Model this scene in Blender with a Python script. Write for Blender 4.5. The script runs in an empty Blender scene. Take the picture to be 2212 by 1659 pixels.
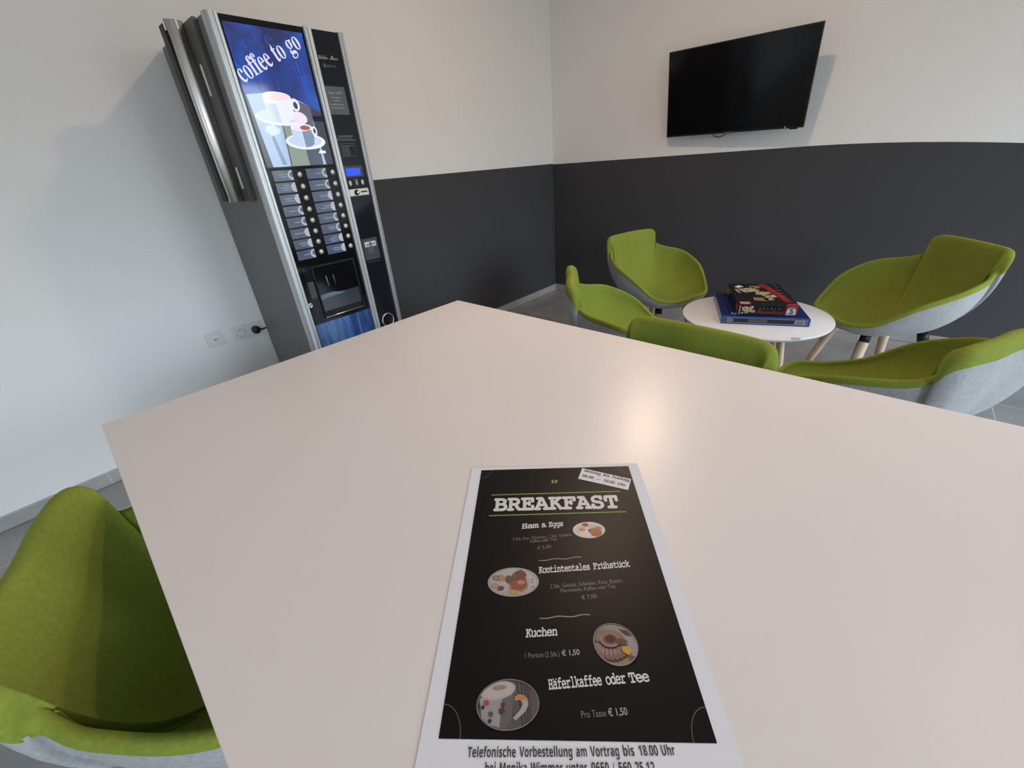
import bpy, bmesh, math, random
from mathutils import Vector, Matrix
random.seed(7)
SC = bpy.context.scene
COL = SC.collection
PI = math.pi

# ------------------------------------------------------------------ camera
F_PX = 888.33
cam_d = bpy.data.cameras.new('camera'); cam = bpy.data.objects.new('camera', cam_d); COL.objects.link(cam)
cam_d.sensor_width = 36.0; cam_d.lens = F_PX * 36.0 / 2212.0
cam_d.clip_start = 0.02; cam_d.clip_end = 200
YAW, PIT, ROL = -0.7400, 0.4920, -0.0797
fw = Vector((math.sin(YAW)*math.cos(PIT), math.cos(YAW)*math.cos(PIT), -math.sin(PIT)))
rt = Vector((math.cos(YAW), -math.sin(YAW), 0)); up = rt.cross(fw)
r2 = rt*math.cos(ROL) + up*math.sin(ROL); u2 = -rt*math.sin(ROL) + up*math.cos(ROL)
M = Matrix((( r2.x, u2.x, -fw.x, 2.641), (r2.y, u2.y, -fw.y, -3.739), (r2.z, u2.z, -fw.z, 1.279), (0, 0, 0, 1)))
cam.matrix_world = M
SC.camera = cam

# ------------------------------------------------------------------ view, world, lamps
vs = SC.view_settings
vs.view_transform = 'Standard'; vs.look = 'None'; vs.exposure = 0.0; vs.gamma = 1.0; vs.use_curve_mapping = False
SC.cycles.max_bounces = 10; SC.cycles.diffuse_bounces = 6; SC.cycles.glossy_bounces = 4
SC.cycles.sample_clamp_indirect = 6.0
world = bpy.data.worlds.new('sky'); SC.world = world; world.use_nodes = True
wn = world.node_tree; bg = wn.nodes['Background']
tc = wn.nodes.new('ShaderNodeTexCoord'); sep = wn.nodes.new('ShaderNodeSeparateXYZ'); ramp = wn.nodes.new('ShaderNodeValToRGB')
mp = wn.nodes.new('ShaderNodeMapRange'); mp.inputs[1].default_value = -1; mp.inputs[2].default_value = 1
wn.links.new(tc.outputs['Generated'], sep.inputs[0]); wn.links.new(sep.outputs['Z'], mp.inputs[0]); wn.links.new(mp.outputs[0], ramp.inputs[0])
cr = ramp.color_ramp
cr.elements[0].position = 0.49; cr.elements[0].color = (0.07, 0.075, 0.065, 1)
cr.elements[1].position = 0.61; cr.elements[1].color = (0.72, 0.86, 1.0, 1)
e_ = cr.elements.new(0.505); e_.color = (0.16, 0.19, 0.19, 1)
e_ = cr.elements.new(0.56); e_.color = (0.34, 0.39, 0.42, 1)
wn.links.new(ramp.outputs[0], bg.inputs['Color']); bg.inputs['Strength'].default_value = 18.5

def portal(loc, sx, sy):
    l = bpy.data.lights.new('daylight_portal', 'AREA'); l.shape = 'RECTANGLE'; l.size = sx; l.size_y = sy
    l.cycles.is_portal = True
    o = bpy.data.objects.new('daylight_portal', l); COL.objects.link(o); o.location = loc
    o.rotation_euler = (0, math.radians(90), 0)      # area light shines along -Z of itself: towards -X
    return o
ROOM_X, ROOM_Y, ROOM_Z = 6.2, -6.4, 2.95
WINDOWS = ((-2.15, -0.2), (-6.2, -4.2)); WZ0, WZ1 = 0.06, 2.62      # tall windows in the right wall
for a_, b_ in WINDOWS: portal((ROOM_X+0.02, (a_+b_)/2, (WZ0+WZ1)/2), WZ1-WZ0, b_-a_)

WARM = (1.0, 0.70, 0.50)
def downlight(x, y, power, spot=None, size=0.10, color=WARM, blend=0.6):
    if spot:
        l = bpy.data.lights.new('ceiling_lamp', 'SPOT'); l.spot_size = math.radians(spot); l.spot_blend = blend; l.shadow_soft_size = size
    else:
        l = bpy.data.lights.new('ceiling_lamp', 'AREA'); l.shape = 'DISK'; l.size = size*2
    l.energy = power; l.color = color
    o = bpy.data.objects.new('ceiling_lamp', l); COL.objects.link(o); o.location = (x, y, ROOM_Z-0.05)
    return o
downlight(1.62, -1.75, 18, size=0.07)
sp = downlight(1.26, -0.26, 100, spot=48, size=0.11, blend=0.9)
sp.rotation_euler = (Vector((2.36,-3.03,0.77))-sp.location).to_track_quat('-Z', 'Y').to_euler()
downlight(3.7, -1.6, 5, size=0.3)

# ------------------------------------------------------------------ materials
def srgb(r, g, b):
    f = lambda c: (c/255/12.92) if c/255 <= 0.04045 else ((c/255+0.055)/1.055)**2.4
    return (f(r), f(g), f(b), 1)
MATS = {}
def mat(name, col, rough=0.5, metal=0.0, spec=0.5, emit=None, es=1.0, noise=0.0, nscale=200, bump=0.0, coat=0.0, sheen=0.0):
    if name in MATS: return MATS[name]
    m = bpy.data.materials.new(name); m.use_nodes = True; nt = m.node_tree; b = nt.nodes['Principled BSDF']
    if len(col) == 3: col = (*col, 1)
    b.inputs['Base Color'].default_value = col; b.inputs['Roughness'].default_value = rough; b.inputs['Metallic'].default_value = metal
    b.inputs['Specular IOR Level'].default_value = spec; b.inputs['Coat Weight'].default_value = coat; b.inputs['Coat Roughness'].default_value = 0.05
    if sheen:
        b.inputs['Sheen Weight'].default_value = sheen; b.inputs['Sheen Roughness'].default_value = 0.5
        b.inputs['Sheen Tint'].default_value = (min(1, col[0]*1.6+.1), min(1, col[1]*1.6+.1), min(1, col[2]*1.6+.1), 1)
    if emit:
        b.inputs['Emission Color'].default_value = (*emit[:3], 1); b.inputs['Emission Strength'].default_value = es
    if noise or bump:
        t = nt.nodes.new('ShaderNodeTexCoord'); n = nt.nodes.new('ShaderNodeTexNoise'); n.inputs['Scale'].default_value = nscale
        n.inputs['Detail'].default_value = 4; n.inputs['Roughness'].default_value = 0.65
        nt.links.new(t.outputs['Object'], n.inputs['Vector'])
        if noise:
            r = nt.nodes.new('ShaderNodeMapRange'); r.inputs[1].default_value = 0.3; r.inputs[2].default_value = 0.7
            r.inputs[3].default_value = 1-noise; r.inputs[4].default_value = 1+noise
            nt.links.new(n.outputs['Fac'], r.inputs[0])
            mx = nt.nodes.new('ShaderNodeVectorMath'); mx.operation = 'SCALE'; mx.inputs[0].default_value = col[:3]
            nt.links.new(r.outputs[0], mx.inputs['Scale']); nt.links.new(mx.outputs[0], b.inputs['Base Color'])
        if bump:
            bp = nt.nodes.new('ShaderNodeBump'); bp.inputs['Strength'].default_value = bump; bp.inputs['Distance'].default_value = 0.002
            nt.links.new(n.outputs['Fac'], bp.inputs['Height']); nt.links.new(bp.outputs[0], b.inputs['Normal'])
    MATS[name] = m
    return m
WHITE = mat('white_wall_paint', (0.80, 0.79, 0.78), 0.9, spec=0.2, noise=0.012, nscale=60, bump=0.03)

def wall_mat(name, axis):
    """white paint above, dark grey paint below a painted edge"""
    m = bpy.data.materials.new(name); m.use_nodes = True; nt = m.node_tree; N = nt.nodes; L = nt.links; b = N['Principled BSDF']
    b.inputs['Roughness'].default_value = 0.75; b.inputs['Specular IOR Level'].default_value = 0.3
    g = N.new('ShaderNodeNewGeometry'); s = N.new('ShaderNodeSeparateXYZ'); L.new(g.outputs['Position'], s.inputs[0])
    def math_(op, a, c=None):
        n = N.new('ShaderNodeMath'); n.operation = op
        for i, v in enumerate((a, c)):
            if v is None: continue
            if isinstance(v, (int, float)): n.inputs[i].default_value = v
            else: L.new(v, n.inputs[i])
        return n.outputs[0]
    if axis == 'back':      # the painted edge sinks a little towards the right end
        d = math_('MAXIMUM', math_('SUBTRACT', s.outputs['X'], 2.05), 0.0)
        edge = math_('SUBTRACT', 1.238, math_('MULTIPLY', math_('POWER', d, 2.0), 0.054))
        fac = math_('LESS_THAN', s.outputs['Z'], edge)
    else:                   # the dark field ends behind the vending machine
        fac = math_('MULTIPLY', math_('LESS_THAN', s.outputs['Z'], 1.2435), math_('GREATER_THAN', s.outputs['Y'], -2.6))
    mix = N.new('ShaderNodeMix'); mix.data_type = 'RGBA'; L.new(fac, mix.inputs[0])
    mix.inputs[6].default_value = (0.80, 0.79, 0.78, 1); mix.inputs[7].default_value = (0.052, 0.052, 0.056, 1)
    L.new(mix.outputs[2], b.inputs['Base Color'])
    no = N.new('ShaderNodeTexNoise'); no.inputs['Scale'].default_value = 220; L.new(g.outputs['Position'], no.inputs['Vector'])
    bp = N.new('ShaderNodeBump'); bp.inputs['Strength'].default_value = 0.05; bp.inputs['Distance'].default_value = 0.002
    L.new(no.outputs['Fac'], bp.inputs['Height']); L.new(bp.outputs[0], b.inputs['Normal'])
    return m

def tile_mat(name, sx, sy, ox, oy, base, grout, gw=0.0035):
    m = bpy.data.materials.new(name); m.use_nodes = True; nt = m.node_tree; N = nt.nodes; L = nt.links; b = N['Principled BSDF']
    g = N.new('ShaderNodeNewGeometry'); s = N.new('ShaderNodeSeparateXYZ'); L.new(g.outputs['Position'], s.inputs[0])
    def math_(op, a, c=None):
        n = N.new('ShaderNodeMath'); n.operation = op
        for i, v in enumerate((a, c)):
            if v is None: continue
            if isinstance(v, (int, float)): n.inputs[i].default_value = v
            else: L.new(v, n.inputs[i])
        return n.outputs[0]
    def line(c, size, off):
        t = math_('DIVIDE', math_('SUBTRACT', c, off), size)
        f = math_('FRACT', t)
        d = math_('MULTIPLY', math_('MINIMUM', f, math_('SUBTRACT', 1.0, f)), size)
        return math_('LESS_THAN', d, gw/2), math_('FLOOR', t)
    lx, ix = line(s.outputs['X'], sx, ox)
    if sy: 
        ly, iy = line(s.outputs['Y'], sy, oy); gl = math_('MAXIMUM', lx, ly)
    else:
        gl = lx
    no = N.new('ShaderNodeTexNoise'); no.inputs['Scale'].default_value = 3.5; no.inputs['Detail'].default_value = 8; no.inputs['Roughness'].default_value = 0.6
    L.new(g.outputs['Position'], no.inputs['Vector'])
    r = N.new('ShaderNodeValToRGB'); r.color_ramp.elements[0].position = 0.3; r.color_ramp.elements[1].position = 0.7
    r.color_ramp.elements[0].color = (*[c*0.82 for c in base], 1); r.color_ramp.elements[1].color = (*[c*1.15 for c in base], 1)
    L.new(no.outputs['Fac'], r.inputs[0])
    mix = N.new('ShaderNodeMix'); mix.data_type = 'RGBA'; L.new(gl, mix.inputs[0]); L.new(r.outputs[0], mix.inputs[6]); mix.inputs[7].default_value = (*grout, 1)
    L.new(mix.outputs[2], b.inputs['Base Color']); b.inputs['Roughness'].default_value = 0.27; b.inputs['Specular IOR Level'].default_value = 0.5
    return m

def wood_mat(name, a, c):
    m = bpy.data.materials.new(name); m.use_nodes = True; nt = m.node_tree; N = nt.nodes; L = nt.links; b = N['Principled BSDF']
    t = N.new('ShaderNodeTexCoord'); mpn = N.new('ShaderNodeMapping'); mpn.inputs['Scale'].default_value = (40, 40, 3)
    no = N.new('ShaderNodeTexNoise'); no.inputs['Scale'].default_value = 2; no.inputs['Detail'].default_value = 5
    r = N.new('ShaderNodeValToRGB'); r.color_ramp.elements[0].color = (*a, 1); r.color_ramp.elements[1].color = (*c, 1)
    L.new(t.outputs['Object'], mpn.inputs[0]); L.new(mpn.outputs[0], no.inputs['Vector']); L.new(no.outputs['Fac'], r.inputs[0]); L.new(r.outputs[0], b.inputs['Base Color'])
    b.inputs['Roughness'].default_value = 0.45
    return m

# ------------------------------------------------------------------ mesh helpers
def mesh_obj(name, bm, m=None, parent=None, smooth=False, mats=None):
    me = bpy.data.meshes.new(name); bm.normal_update(); bm.to_mesh(me); bm.free()
    for x in (mats or ([m] if m else [])): me.materials.append(x)
    if smooth:
        for p in me.polygons: p.use_smooth = True
    o = bpy.data.objects.new(name, me); COL.objects.link(o)
    if parent: o.parent = parent
    return o
def thing(name, label, cat, loc=(0, 0, 0), rz=0, group=None):
    o = bpy.data.objects.new(name, None); COL.objects.link(o); o.location = loc; o.rotation_euler = (0, 0, rz)
    o.empty_display_size = 0.1; o['label'] = label; o['category'] = cat
    if group: o['group'] = group
    return o
def tag(o, label, cat, group=None):
    o['label'] = label; o['category'] = cat
    if group: o['group'] = group
    return o
def struct(name, bm, m, label, cat='wall', smooth=False):
    o = mesh_obj(name, bm, m, smooth=smooth); o['kind'] = 'structure'; o['label'] = label; o['category'] = cat
    return o
def box(bm, x0, x1, y0, y1, z0, z1, bev=0.0, seg=2, mi=0):
    t = bmesh.new()
    v = [t.verts.new(p) for p in ((x0,y0,z0),(x1,y0,z0),(x1,y1,z0),(x0,y1,z0),(x0,y0,z1),(x1,y0,z1),(x1,y1,z1),(x0,y1,z1))]
    for f in ((0,3,2,1),(4,5,6,7),(0,1,5,4),(1,2,6,5),(2,3,7,6),(3,0,4,7)): t.faces.new([v[i] for i in f])
    if bev: bmesh.ops.bevel(t, geom=t.edges[:], offset=bev, segments=seg, profile=0.5, affect='EDGES')
    join(bm, t, mi)
def join(bm, t, mi=0, mtx=None):
    mp_ = {}
    for v in t.verts: mp_[v] = bm.verts.new(mtx @ v.co if mtx else v.co)
    for f in t.faces:
        try:
            nf = bm.faces.new([mp_[v] for v in f.verts]); nf.material_index = mi; nf.smooth = f.smooth
        except ValueError: pass
    t.free()
def tube(bm, pts, rad, n=10, cap=True, mi=0):
    """a round bar through points; rad is a number or one number per point"""
    pts = [Vector(p) for p in pts]; N = len(pts); rs = rad if hasattr(rad, '__len__') else [rad]*N
    rings = []; ref = None
    for i, p in enumerate(pts):
        d = (pts[min(i+1, N-1)] - pts[max(i-1, 0)]).normalized()
        if ref is None: ref = d.orthogonal().normalized()
        ref = (ref - d*ref.dot(d)).normalized(); b = d.cross(ref)
        rings.append([bm.verts.new(p + (ref*math.cos(2*PI*k/n) + b*math.sin(2*PI*k/n))*rs[i]) for k in range(n)])
    for i in range(N-1):
        for k in range(n):
            f = bm.faces.new([rings[i][k], rings[i][(k+1)%n], rings[i+1][(k+1)%n], rings[i+1][k]]); f.material_index = mi; f.smooth = True
    if cap:
        bm.faces.new(rings[0][::-1]).material_index = mi; bm.faces.new(rings[-1]).material_index = mi
def lathe(bm, prof, n=48, mtx=None, mi=0):
    """closed of revolution about Z from (r, z) pairs"""
    rings = []
    for r, z in prof:
        if r < 1e-6: rings.append([bm.verts.new(mtx @ Vector((0,0,z)) if mtx else (0,0,z))])
        else:
            rings.append([bm.verts.new((mtx @ Vector((r*math.cos(2*PI*k/n), r*math.sin(2*PI*k/n), z))) if mtx else (r*math.cos(2*PI*k/n), r*math.sin(2*PI*k/n), z)) for k in range(n)])
    for a, b in zip(rings[:-1], rings[1:]):
        for k in range(n):
            if len(a) == 1 and len(b) == 1: continue
            if len(a) == 1: q = [a[0], b[k], b[(k+1)%n]][::1]
            elif len(b) == 1: q = [a[k], a[(k+1)%n], b[0]]
            else: q = [a[k], a[(k+1)%n], b[(k+1)%n], b[k]]
            f = bm.faces.new(q); f.smooth = True; f.material_index = mi
class Frame:
    """a flat local sheet: u to the right, v up, n out of the surface"""
    def __init__(s, o, ex, ey):
        s.o = Vector(o); s.ex = Vector(ex).normalized(); s.ey = Vector(ey).normalized(); s.n = s.ex.cross(s.ey)
    def p(s, u, v, h=0.0): return s.o + s.ex*u + s.ey*v + s.n*h
def poly(bm, fr, pts, h, mi=0):
    f = bm.faces.new([bm.verts.new(fr.p(u, v, h)) for u, v in pts]); f.material_index = mi
    f.normal_update()
    if f.normal.dot(fr.n) < 0: f.normal_flip()
    return f
def rectp(bm, fr, u0, u1, v0, v1, h, mi=0): return poly(bm, fr, [(u0,v0),(u1,v0),(u1,v1),(u0,v1)], h, mi)
def ell(cu, cv, ru, rv, rot=0, n=40, a0=0, a1=2*PI):
    c, s = math.cos(rot), math.sin(rot); out = []
    full = abs(a1-a0-2*PI) < 1e-6
    for k in range(n if full else n+1):
        a = a0+(a1-a0)*k/n; x, y = ru*math.cos(a), rv*math.sin(a); out.append((cu+x*c-y*s, cv+x*s+y*c))
    return out
def strip(bm, fr, pts, w, h, mi=0):
    """a flat line of width w along pts"""
    P = [Vector((a, b)) for a, b in pts]; L_ = []; R_ = []
    for i, p in enumerate(P):
        d = (P[min(i+1, len(P)-1)] - P[max(i-1, 0)]).normalized(); n = Vector((-d.y, d.x))*w/2
        L_.append(bm.verts.new(fr.p(p.x+n.x, p.y+n.y, h))); R_.append(bm.verts.new(fr.p(p.x-n.x, p.y-n.y, h)))
    for i in range(len(P)-1):
        f = bm.faces.new([R_[i], R_[i+1], L_[i+1], L_[i]]); f.material_index = mi
def uni(s, style):
    U = {'serif': (0x1D400, 0x1D41A, 0x1D7CE), 'serifit': (0x1D468, 0x1D482, None), 'sansb': (0x1D5D4, 0x1D5EE, 0x1D7EC), 'sans': (0x1D5A0, 0x1D5BA, 0x1D7E2),
         'mono': (0x1D670, 0x1D68A, 0x1D7F6), 'script': (0x1D4D0, 0x1D4EA, None), 'plain': None}[style]
    if U is None: return s
    o = ''
    for ch in s:
        if 'A' <= ch <= 'Z': o += chr(U[0]+ord(ch)-65)
        elif 'a' <= ch <= 'z': o += chr(U[1]+ord(ch)-97)
        elif ch.isdigit() and U[2]: o += chr(U[2]+ord(ch)-48)
        else: o += ch
    return o
def glyphs(s, style, offset=0.0, space=1.0, shear=0.0):
    cu = bpy.data.curves.new('letters', 'FONT'); cu.body = uni(s, style); cu.size = 1.0; cu.offset = offset; cu.space_character = space; cu.shear = shear
    cu.resolution_u = 4
    ob = bpy.data.objects.new('letters', cu); COL.objects.link(ob)
    bpy.context.view_layer.update()
    dg = bpy.context.evaluated_depsgraph_get()
    me = bpy.data.meshes.new_from_object(ob.evaluated_get(dg))
    V = [v.co.copy() for v in me.vertices]; Fs = [list(p.vertices) for p in me.polygons]
    bpy.data.objects.remove(ob); bpy.data.curves.remove(cu); bpy.data.meshes.remove(me)
    return V, Fs
CAPH = {}
def text(bm, fr, s, style, a, b, cap, h, offset=0.0, space=1.0, shear=0.0, mi=0):
    """write s on the sheet from baseline point a to baseline point b with capitals cap high"""
    key = (style,)
    if key not in CAPH:
        V, _ = glyphs('H', style); CAPH[key] = max(v.y for v in V)
    dots = []
    if style != 'plain':
        plain = s
        for ch, base in (('ä','a'),('ü','u'),('ö','o')):
            for i, c in enumerate(plain):
                if c == ch: dots.append((i, base))
        for ch, base in (('ä','a'),('ü','u'),('ö','o')): s = s.replace(ch, base)
    V, Fs = glyphs(s, style, 0.0, space, shear)
    sy = cap/CAPH[key]
    extra = []
    for i, base in dots:
        W1, _ = glyphs(s[:i+1], style, 0.0, space, shear); Wb, _ = glyphs(base, style, 0.0, space, shear)
        right = max(v.x for v in W1); wb = max(v.x for v in Wb)-min(v.x for v in Wb); hb = max(v.y for v in Wb)
        for q in (-0.16, 0.16): extra.append((right-wb/2+q+0.05*(shear > 0), hb+0.10, 0.055+offset*0.5))
    x0 = min(v.x for v in V); x1 = max(v.x for v in V)
    A = Vector(a); B = Vector(b); d = B-A; sx = d.length/(x1-x0); d.normalize(); n = Vector((-d.y, d.x))
    shifts = [(0, 0)] if not offset else [(offset*math.cos(PI*q/4), offset*math.sin(PI*q/4)) for q in range(8)] + [(0, 0)]
    for si_, (dx_, dy_) in enumerate(shifts):
        vs_ = [bm.verts.new(fr.p(*(A + d*(v.x-x0+dx_)*sx + n*(v.y+dy_)*sy), h+si_*2e-6)) for v in V]
        for f in Fs:
            try: nf = bm.faces.new([vs_[i] for i in f])
            except ValueError: continue
            nf.material_index = mi; nf.normal_update()
            if nf.normal.dot(fr.n) < 0: nf.normal_flip()
    for (ex_, ey_, er) in extra:
        poly(bm, fr, [tuple(A + d*((ex_-x0)+er*math.cos(t))*sx + n*(ey_+er*math.sin(t))*sy) for t in [2*PI*k/10 for k in range(10)]], h, mi)

# ------------------------------------------------------------------ the room
def quad_panel(name, pts, m, label, cat, thick):
    """a slab whose room side is pts, thickened outwards by the vector thick"""
    bm = bmesh.new(); a = [bm.verts.new(p) for p in pts]; b = [bm.verts.new(Vector(p)+Vector(thick)) for p in pts]
    bm.faces.new(a); bm.faces.new(b[::-1])
    for i in range(4): bm.faces.new([a[i], b[i], b[(i+1)%4], a[(i+1)%4]])
    bmesh.ops.recalc_face_normals(bm, faces=bm.faces[:])
    return struct(name, bm, m, label, cat)
X, Y, Z = ROOM_X, ROOM_Y, ROOM_Z
FLOOR = tile_mat('grey_floor_tiles', 0.6, 0.6, 0.296, -0.165, (0.29, 0.282, 0.278), (0.56, 0.56, 0.56))
quad_panel('floor', [(0,0,0),(X,0,0),(X,Y,0),(0,Y,0)], FLOOR, 'grey square floor tiles with pale joints', 'floor', (0,0,-0.1))
quad_panel('ceiling', [(0,0,Z),(X,0,Z),(X,Y,Z),(0,Y,Z)], mat('ceiling_paint', (0.8,0.79,0.78), 0.9), 'white ceiling above the seating corner', 'ceiling', (0,0,0.1))
quad_panel('wall_left', [(0,0,0),(0,Y,0),(0,Y,Z),(0,0,Z)], wall_mat('left_wall_paint', 'left'), 'white wall with dark lower field behind the vending machine', 'wall', (-0.12,0,0))
quad_panel('wall_back', [(0,0,0),(X,0,0),(X,0,Z),(0,0,Z)], wall_mat('back_wall_paint', 'back'), 'wall with the television, dark grey below and white above', 'wall', (0,0.12,0))
# right wall with the long window opening
FRM = mat('window_frame_grey', (0.12,0.12,0.125), 0.4)
bm = bmesh.new()
(A0, A1), (B0, B1) = WINDOWS
for y0, y1 in ((A1, 0), (B1, A0), (Y, B0)): box(bm, X, X+0.12, y0, y1, 0, Z)
for y0, y1 in WINDOWS: box(bm, X, X+0.12, y0, y1, 0, WZ0); box(bm, X, X+0.12, y0, y1, WZ1, Z)
struct('wall_right', bm, WHITE, 'white wall around the two tall windows', 'wall')
quad_panel('wall_front', [(0,Y,0),(X,Y,0),(X,Y,Z),(0,Y,Z)], WHITE, 'white wall opposite the television', 'wall', (0,-0.12,0))
for k_, (y0, y1) in enumerate(WINDOWS):
    bm = bmesh.new(); fx = (X+0.03, X+0.09); n_ = 3
    box(bm, *fx, y0, y1, WZ0, WZ0+0.06); box(bm, *fx, y0, y1, WZ1-0.06, WZ1)
    for q in range(n_+1):
        y = y0+0.03+(y1-y0-0.06)*q/n_; box(bm, *fx, y-0.03, y+0.03, WZ0+0.06, WZ1-0.06)
    struct('window_%d' % (k_+1), bm, FRM, 'dark framed tall window, %s' % ('beside the seating corner', 'behind the table')[k_], 'window')
# tiled skirting
SK = tile_mat('skirting_tiles', 0.6, None, 0.16, 0, (0.34,0.335,0.33), (0.55,0.55,0.55))
SKY = tile_mat('skirting_tiles_left', 0.6, 0.6, 9.1, -0.165-0.12, (0.34,0.335,0.33), (0.55,0.55,0.55))
bm = bmesh.new(); box(bm, 0.011, X, -0.011, -0.001, 0.001, 0.067, 0.002); struct('baseboard_back', bm, SK, 'low grey tile skirting under the dark wall', 'skirting')
bm = bmesh.new(); box(bm, 0.001, 0.011, Y, -0.001, 0.001, 0.067, 0.002); struct('baseboard_left', bm, SKY, 'low grey tile skirting under the left wall', 'skirting')

# ------------------------------------------------------------------ vending machine
ALU = mat('brushed_aluminium', (0.56,0.57,0.58), 0.36, metal=0.7)
ALU_D = mat('aluminium_groove', (0.20,0.21,0.225), 0.4, metal=0.6)
BODY = mat('grey_machine_steel', (0.165,0.158,0.158), 0.5, spec=0.35)
BLACK = mat('glossy_black_plastic', (0.005,0.005,0.006), 0.10, spec=0.22)
BLACKM = mat('matte_black_plastic', (0.008,0.008,0.009), 0.45, spec=0.3)
DARKGLASS = mat('dark_smoked_panel', (0.010,0.012,0.017), 0.07, spec=0.25)
vm = thing('vending_machine', 'tall silver and black coffee vending machine standing against the white wall', 'vending machine', (0, -2.967, 0))
# local frame: x out of the wall, y to the machine's right as seen from the front, z up
VW = 0.537; DX0, DX1 = 0.578, 0.606; FX = 0.606
bm = bmesh.new(); box(bm, 0.018, 0.568, 0.004, VW-0.004, 0.03, 1.83, 0.004); mesh_obj('cabinet', bm, BODY, vm)
bm = bmesh.new(); box(bm, 0.05, 0.50, 0.03, VW-0.03, 0.0, 0.03); mesh_obj('plinth', bm, BLACKM, vm)
bm = bmesh.new(); box(bm, 0.568, 0.5785, 0.008, VW-0.008, 0.05, 1.826); mesh_obj('door_seal', bm, BLACKM, vm)
bm = bmesh.new(); box(bm, 0.5785, DX1-0.004, 0.003, VW-0.003, 0.045, 1.828, 0.003); mesh_obj('door', bm, BLACKM, vm)
def profile(name, y0, y1, round_left, round_right, groove=None):
    """an extruded aluminium upright with rounded outer edge"""
    pts = []
    xb, xf = 0.580, FX+0.012
    if round_left:
        for k in range(7): a = PI/2*k/6; pts.append((y0+0.024-0.024*math.cos(a), xf-0.024+0.024*math.sin(a)))
        pts = [(y0, xb)] + pts
    else: pts += [(y0, xb), (y0, xf-0.004), (y0+0.004, xf)]
    if groove is not None: pts += [(groove-0.002, xf), (groove-0.002, xf-0.006), (groove+0.002, xf-0.006), (groove+0.002, xf)]
    if round_right:
        for k in range(7): a = PI/2*k/6; pts.append((y1-0.012+0.012*math.sin(a), xf-0.012+0.012*math.cos(a)))
        pts += [(y1, xb)]
    else: pts += [(y1-0.004, xf), (y1, xf-0.004), (y1, xb)]
    b = bmesh.new(); lo = [b.verts.new((x, y, 0.045)) for y, x in pts]; hi = [b.verts.new((x, y, 1.831)) for y, x in pts]; n = len(pts)
    for i in range(n): b.faces.new([lo[i], lo[(i+1)%n], hi[(i+1)%n], hi[i]])
    b.faces.new(lo); b.faces.new(hi)
    bmesh.ops.recalc_face_normals(b, faces=b.faces[:])
    return mesh_obj(name, b, ALU, vm)
profile('upright_profile', -0.002, 0.041, True, False, 0.026)
profile('upright_profile', 0.357, 0.391, False, False, 0.371)
profile('upright_profile', 0.512, 0.539, False, True, 0.523)
F = Frame((FX, 0, 0), (0,1,0), (0,0,1))
# backlit advertising panel
def art(name, rgb, e=1.0): return mat(name, (0.02,0.02,0.02), 0.08, spec=0.5, emit=srgb(*rgb), es=e)
def poster_blue():
    m = bpy.data.materials.new('backlit_blue_print'); m.use_nodes = True; nt = m.node_tree; N = nt.nodes; L = nt.links; b = N['Principled BSDF']
    b.inputs['Base Color'].default_value = (0.01,0.012,0.02,1); b.inputs['Roughness'].default_value = 0.07
    t = N.new('ShaderNodeTexCoord'); no = N.new('ShaderNodeTexNoise'); no.inputs['Scale'].default_value = 6.5; no.inputs['Detail'].default_value = 2; no.inputs['Distortion'].default_value = 0.6
    L.new(t.outputs['Object'], no.inputs['Vector']); r = N.new('ShaderNodeValToRGB'); L.new(no.outputs['Fac'], r.inputs[0])
    r.color_ramp.elements[0].position = 0.32; r.color_ramp.elements[0].color = srgb(34,40,92)
    r.color_ramp.elements[1].position = 0.72; r.color_ramp.elements[1].color = srgb(24,100,205)
    e = r.color_ramp.elements.new(0.5); e.color = srgb(34,66,152)
    L.new(r.outputs[0], b.inputs['Emission Color']); b.inputs['Emission Strength'].default_value = 1.0
    return m
bm = bmesh.new(); box(bm, FX-0.006, FX, 0.041, 0.357, 1.325, 1.829, 0.001); adf = mesh_obj('poster_frame', bm, BLACK, vm)
bm = bmesh.new(); rectp(bm, F, 0.050, 0.349, 1.333, 1.808, 0.0006); ad = mesh_obj('backlit_poster', bm, poster_blue(), vm)
# pale table top, cups, saucers and sugar on the poster (flat print), plus painted reflection strips
MI = [art('print_pale_blue', (168,190,226)), art('print_grey_violet', (92,88,110)), art('print_dark_plum', (44,42,58)), art('print_white', (236,240,252)), art('print_cream_rose', (250,222,222)),
      art('print_cup_shade', (200,214,240)), art('print_dark_hole', (60,62,80)), art('print_coffee_red', (168,84,70)), art('print_reflected_green', (140,155,142)), art('print_sugar', (206,222,242)),
      art('print_blue_grey', (120,140,170)), art('print_reflected_dark', (70,78,98)), art('print_pink_white', (240,226,244))]
mm = lambda l: [(a/1000, c/1000) for a, c in l]
bm = bmesh.new(); h = 0.0010
rectp(bm, F, 0.050, 0.349, 1.333, 1.520, h, 2); poly(bm, F, mm([(50,1520),(62,1520),(58,1590),(50,1600)]), h, 2)  # dark ground; its left margin also paints in a reflection beside the frame
poly(bm, F, mm([(237,1573),(349,1535),(349,1500),(240,1500)]), h, 2)
poly(bm, F, mm([(57,1587),(154,1598),(258,1575),(300,1557),(314,1333),(76,1333)]), h+0.0002, 0)
poly(bm, F, mm([(225,1582),(304,1556),(301,1470),(230,1480)]), h+0.0003, 1)
poly(bm, F, mm([(236,1470),(302,1470),(300,1333),(236,1333)]), h+0.0004, 11)  # dark reflection on the glossy front, painted as a strip
poly(bm, F, mm([(160,1485),(233,1480),(237,1333),(152,1333)]), h+0.0005, 8)  # reflected greenery painted in as a flat green-beige strip
poly(bm, F, mm([(152,1333),(158,1333),(168,1485),(164,1485)]), h+0.0007, 11)  # narrow dark edge of the painted reflection
poly(bm, F, mm([(106,1440),(116,1450),(137,1340),(118,1340)]), h+0.0006, 10)
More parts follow.
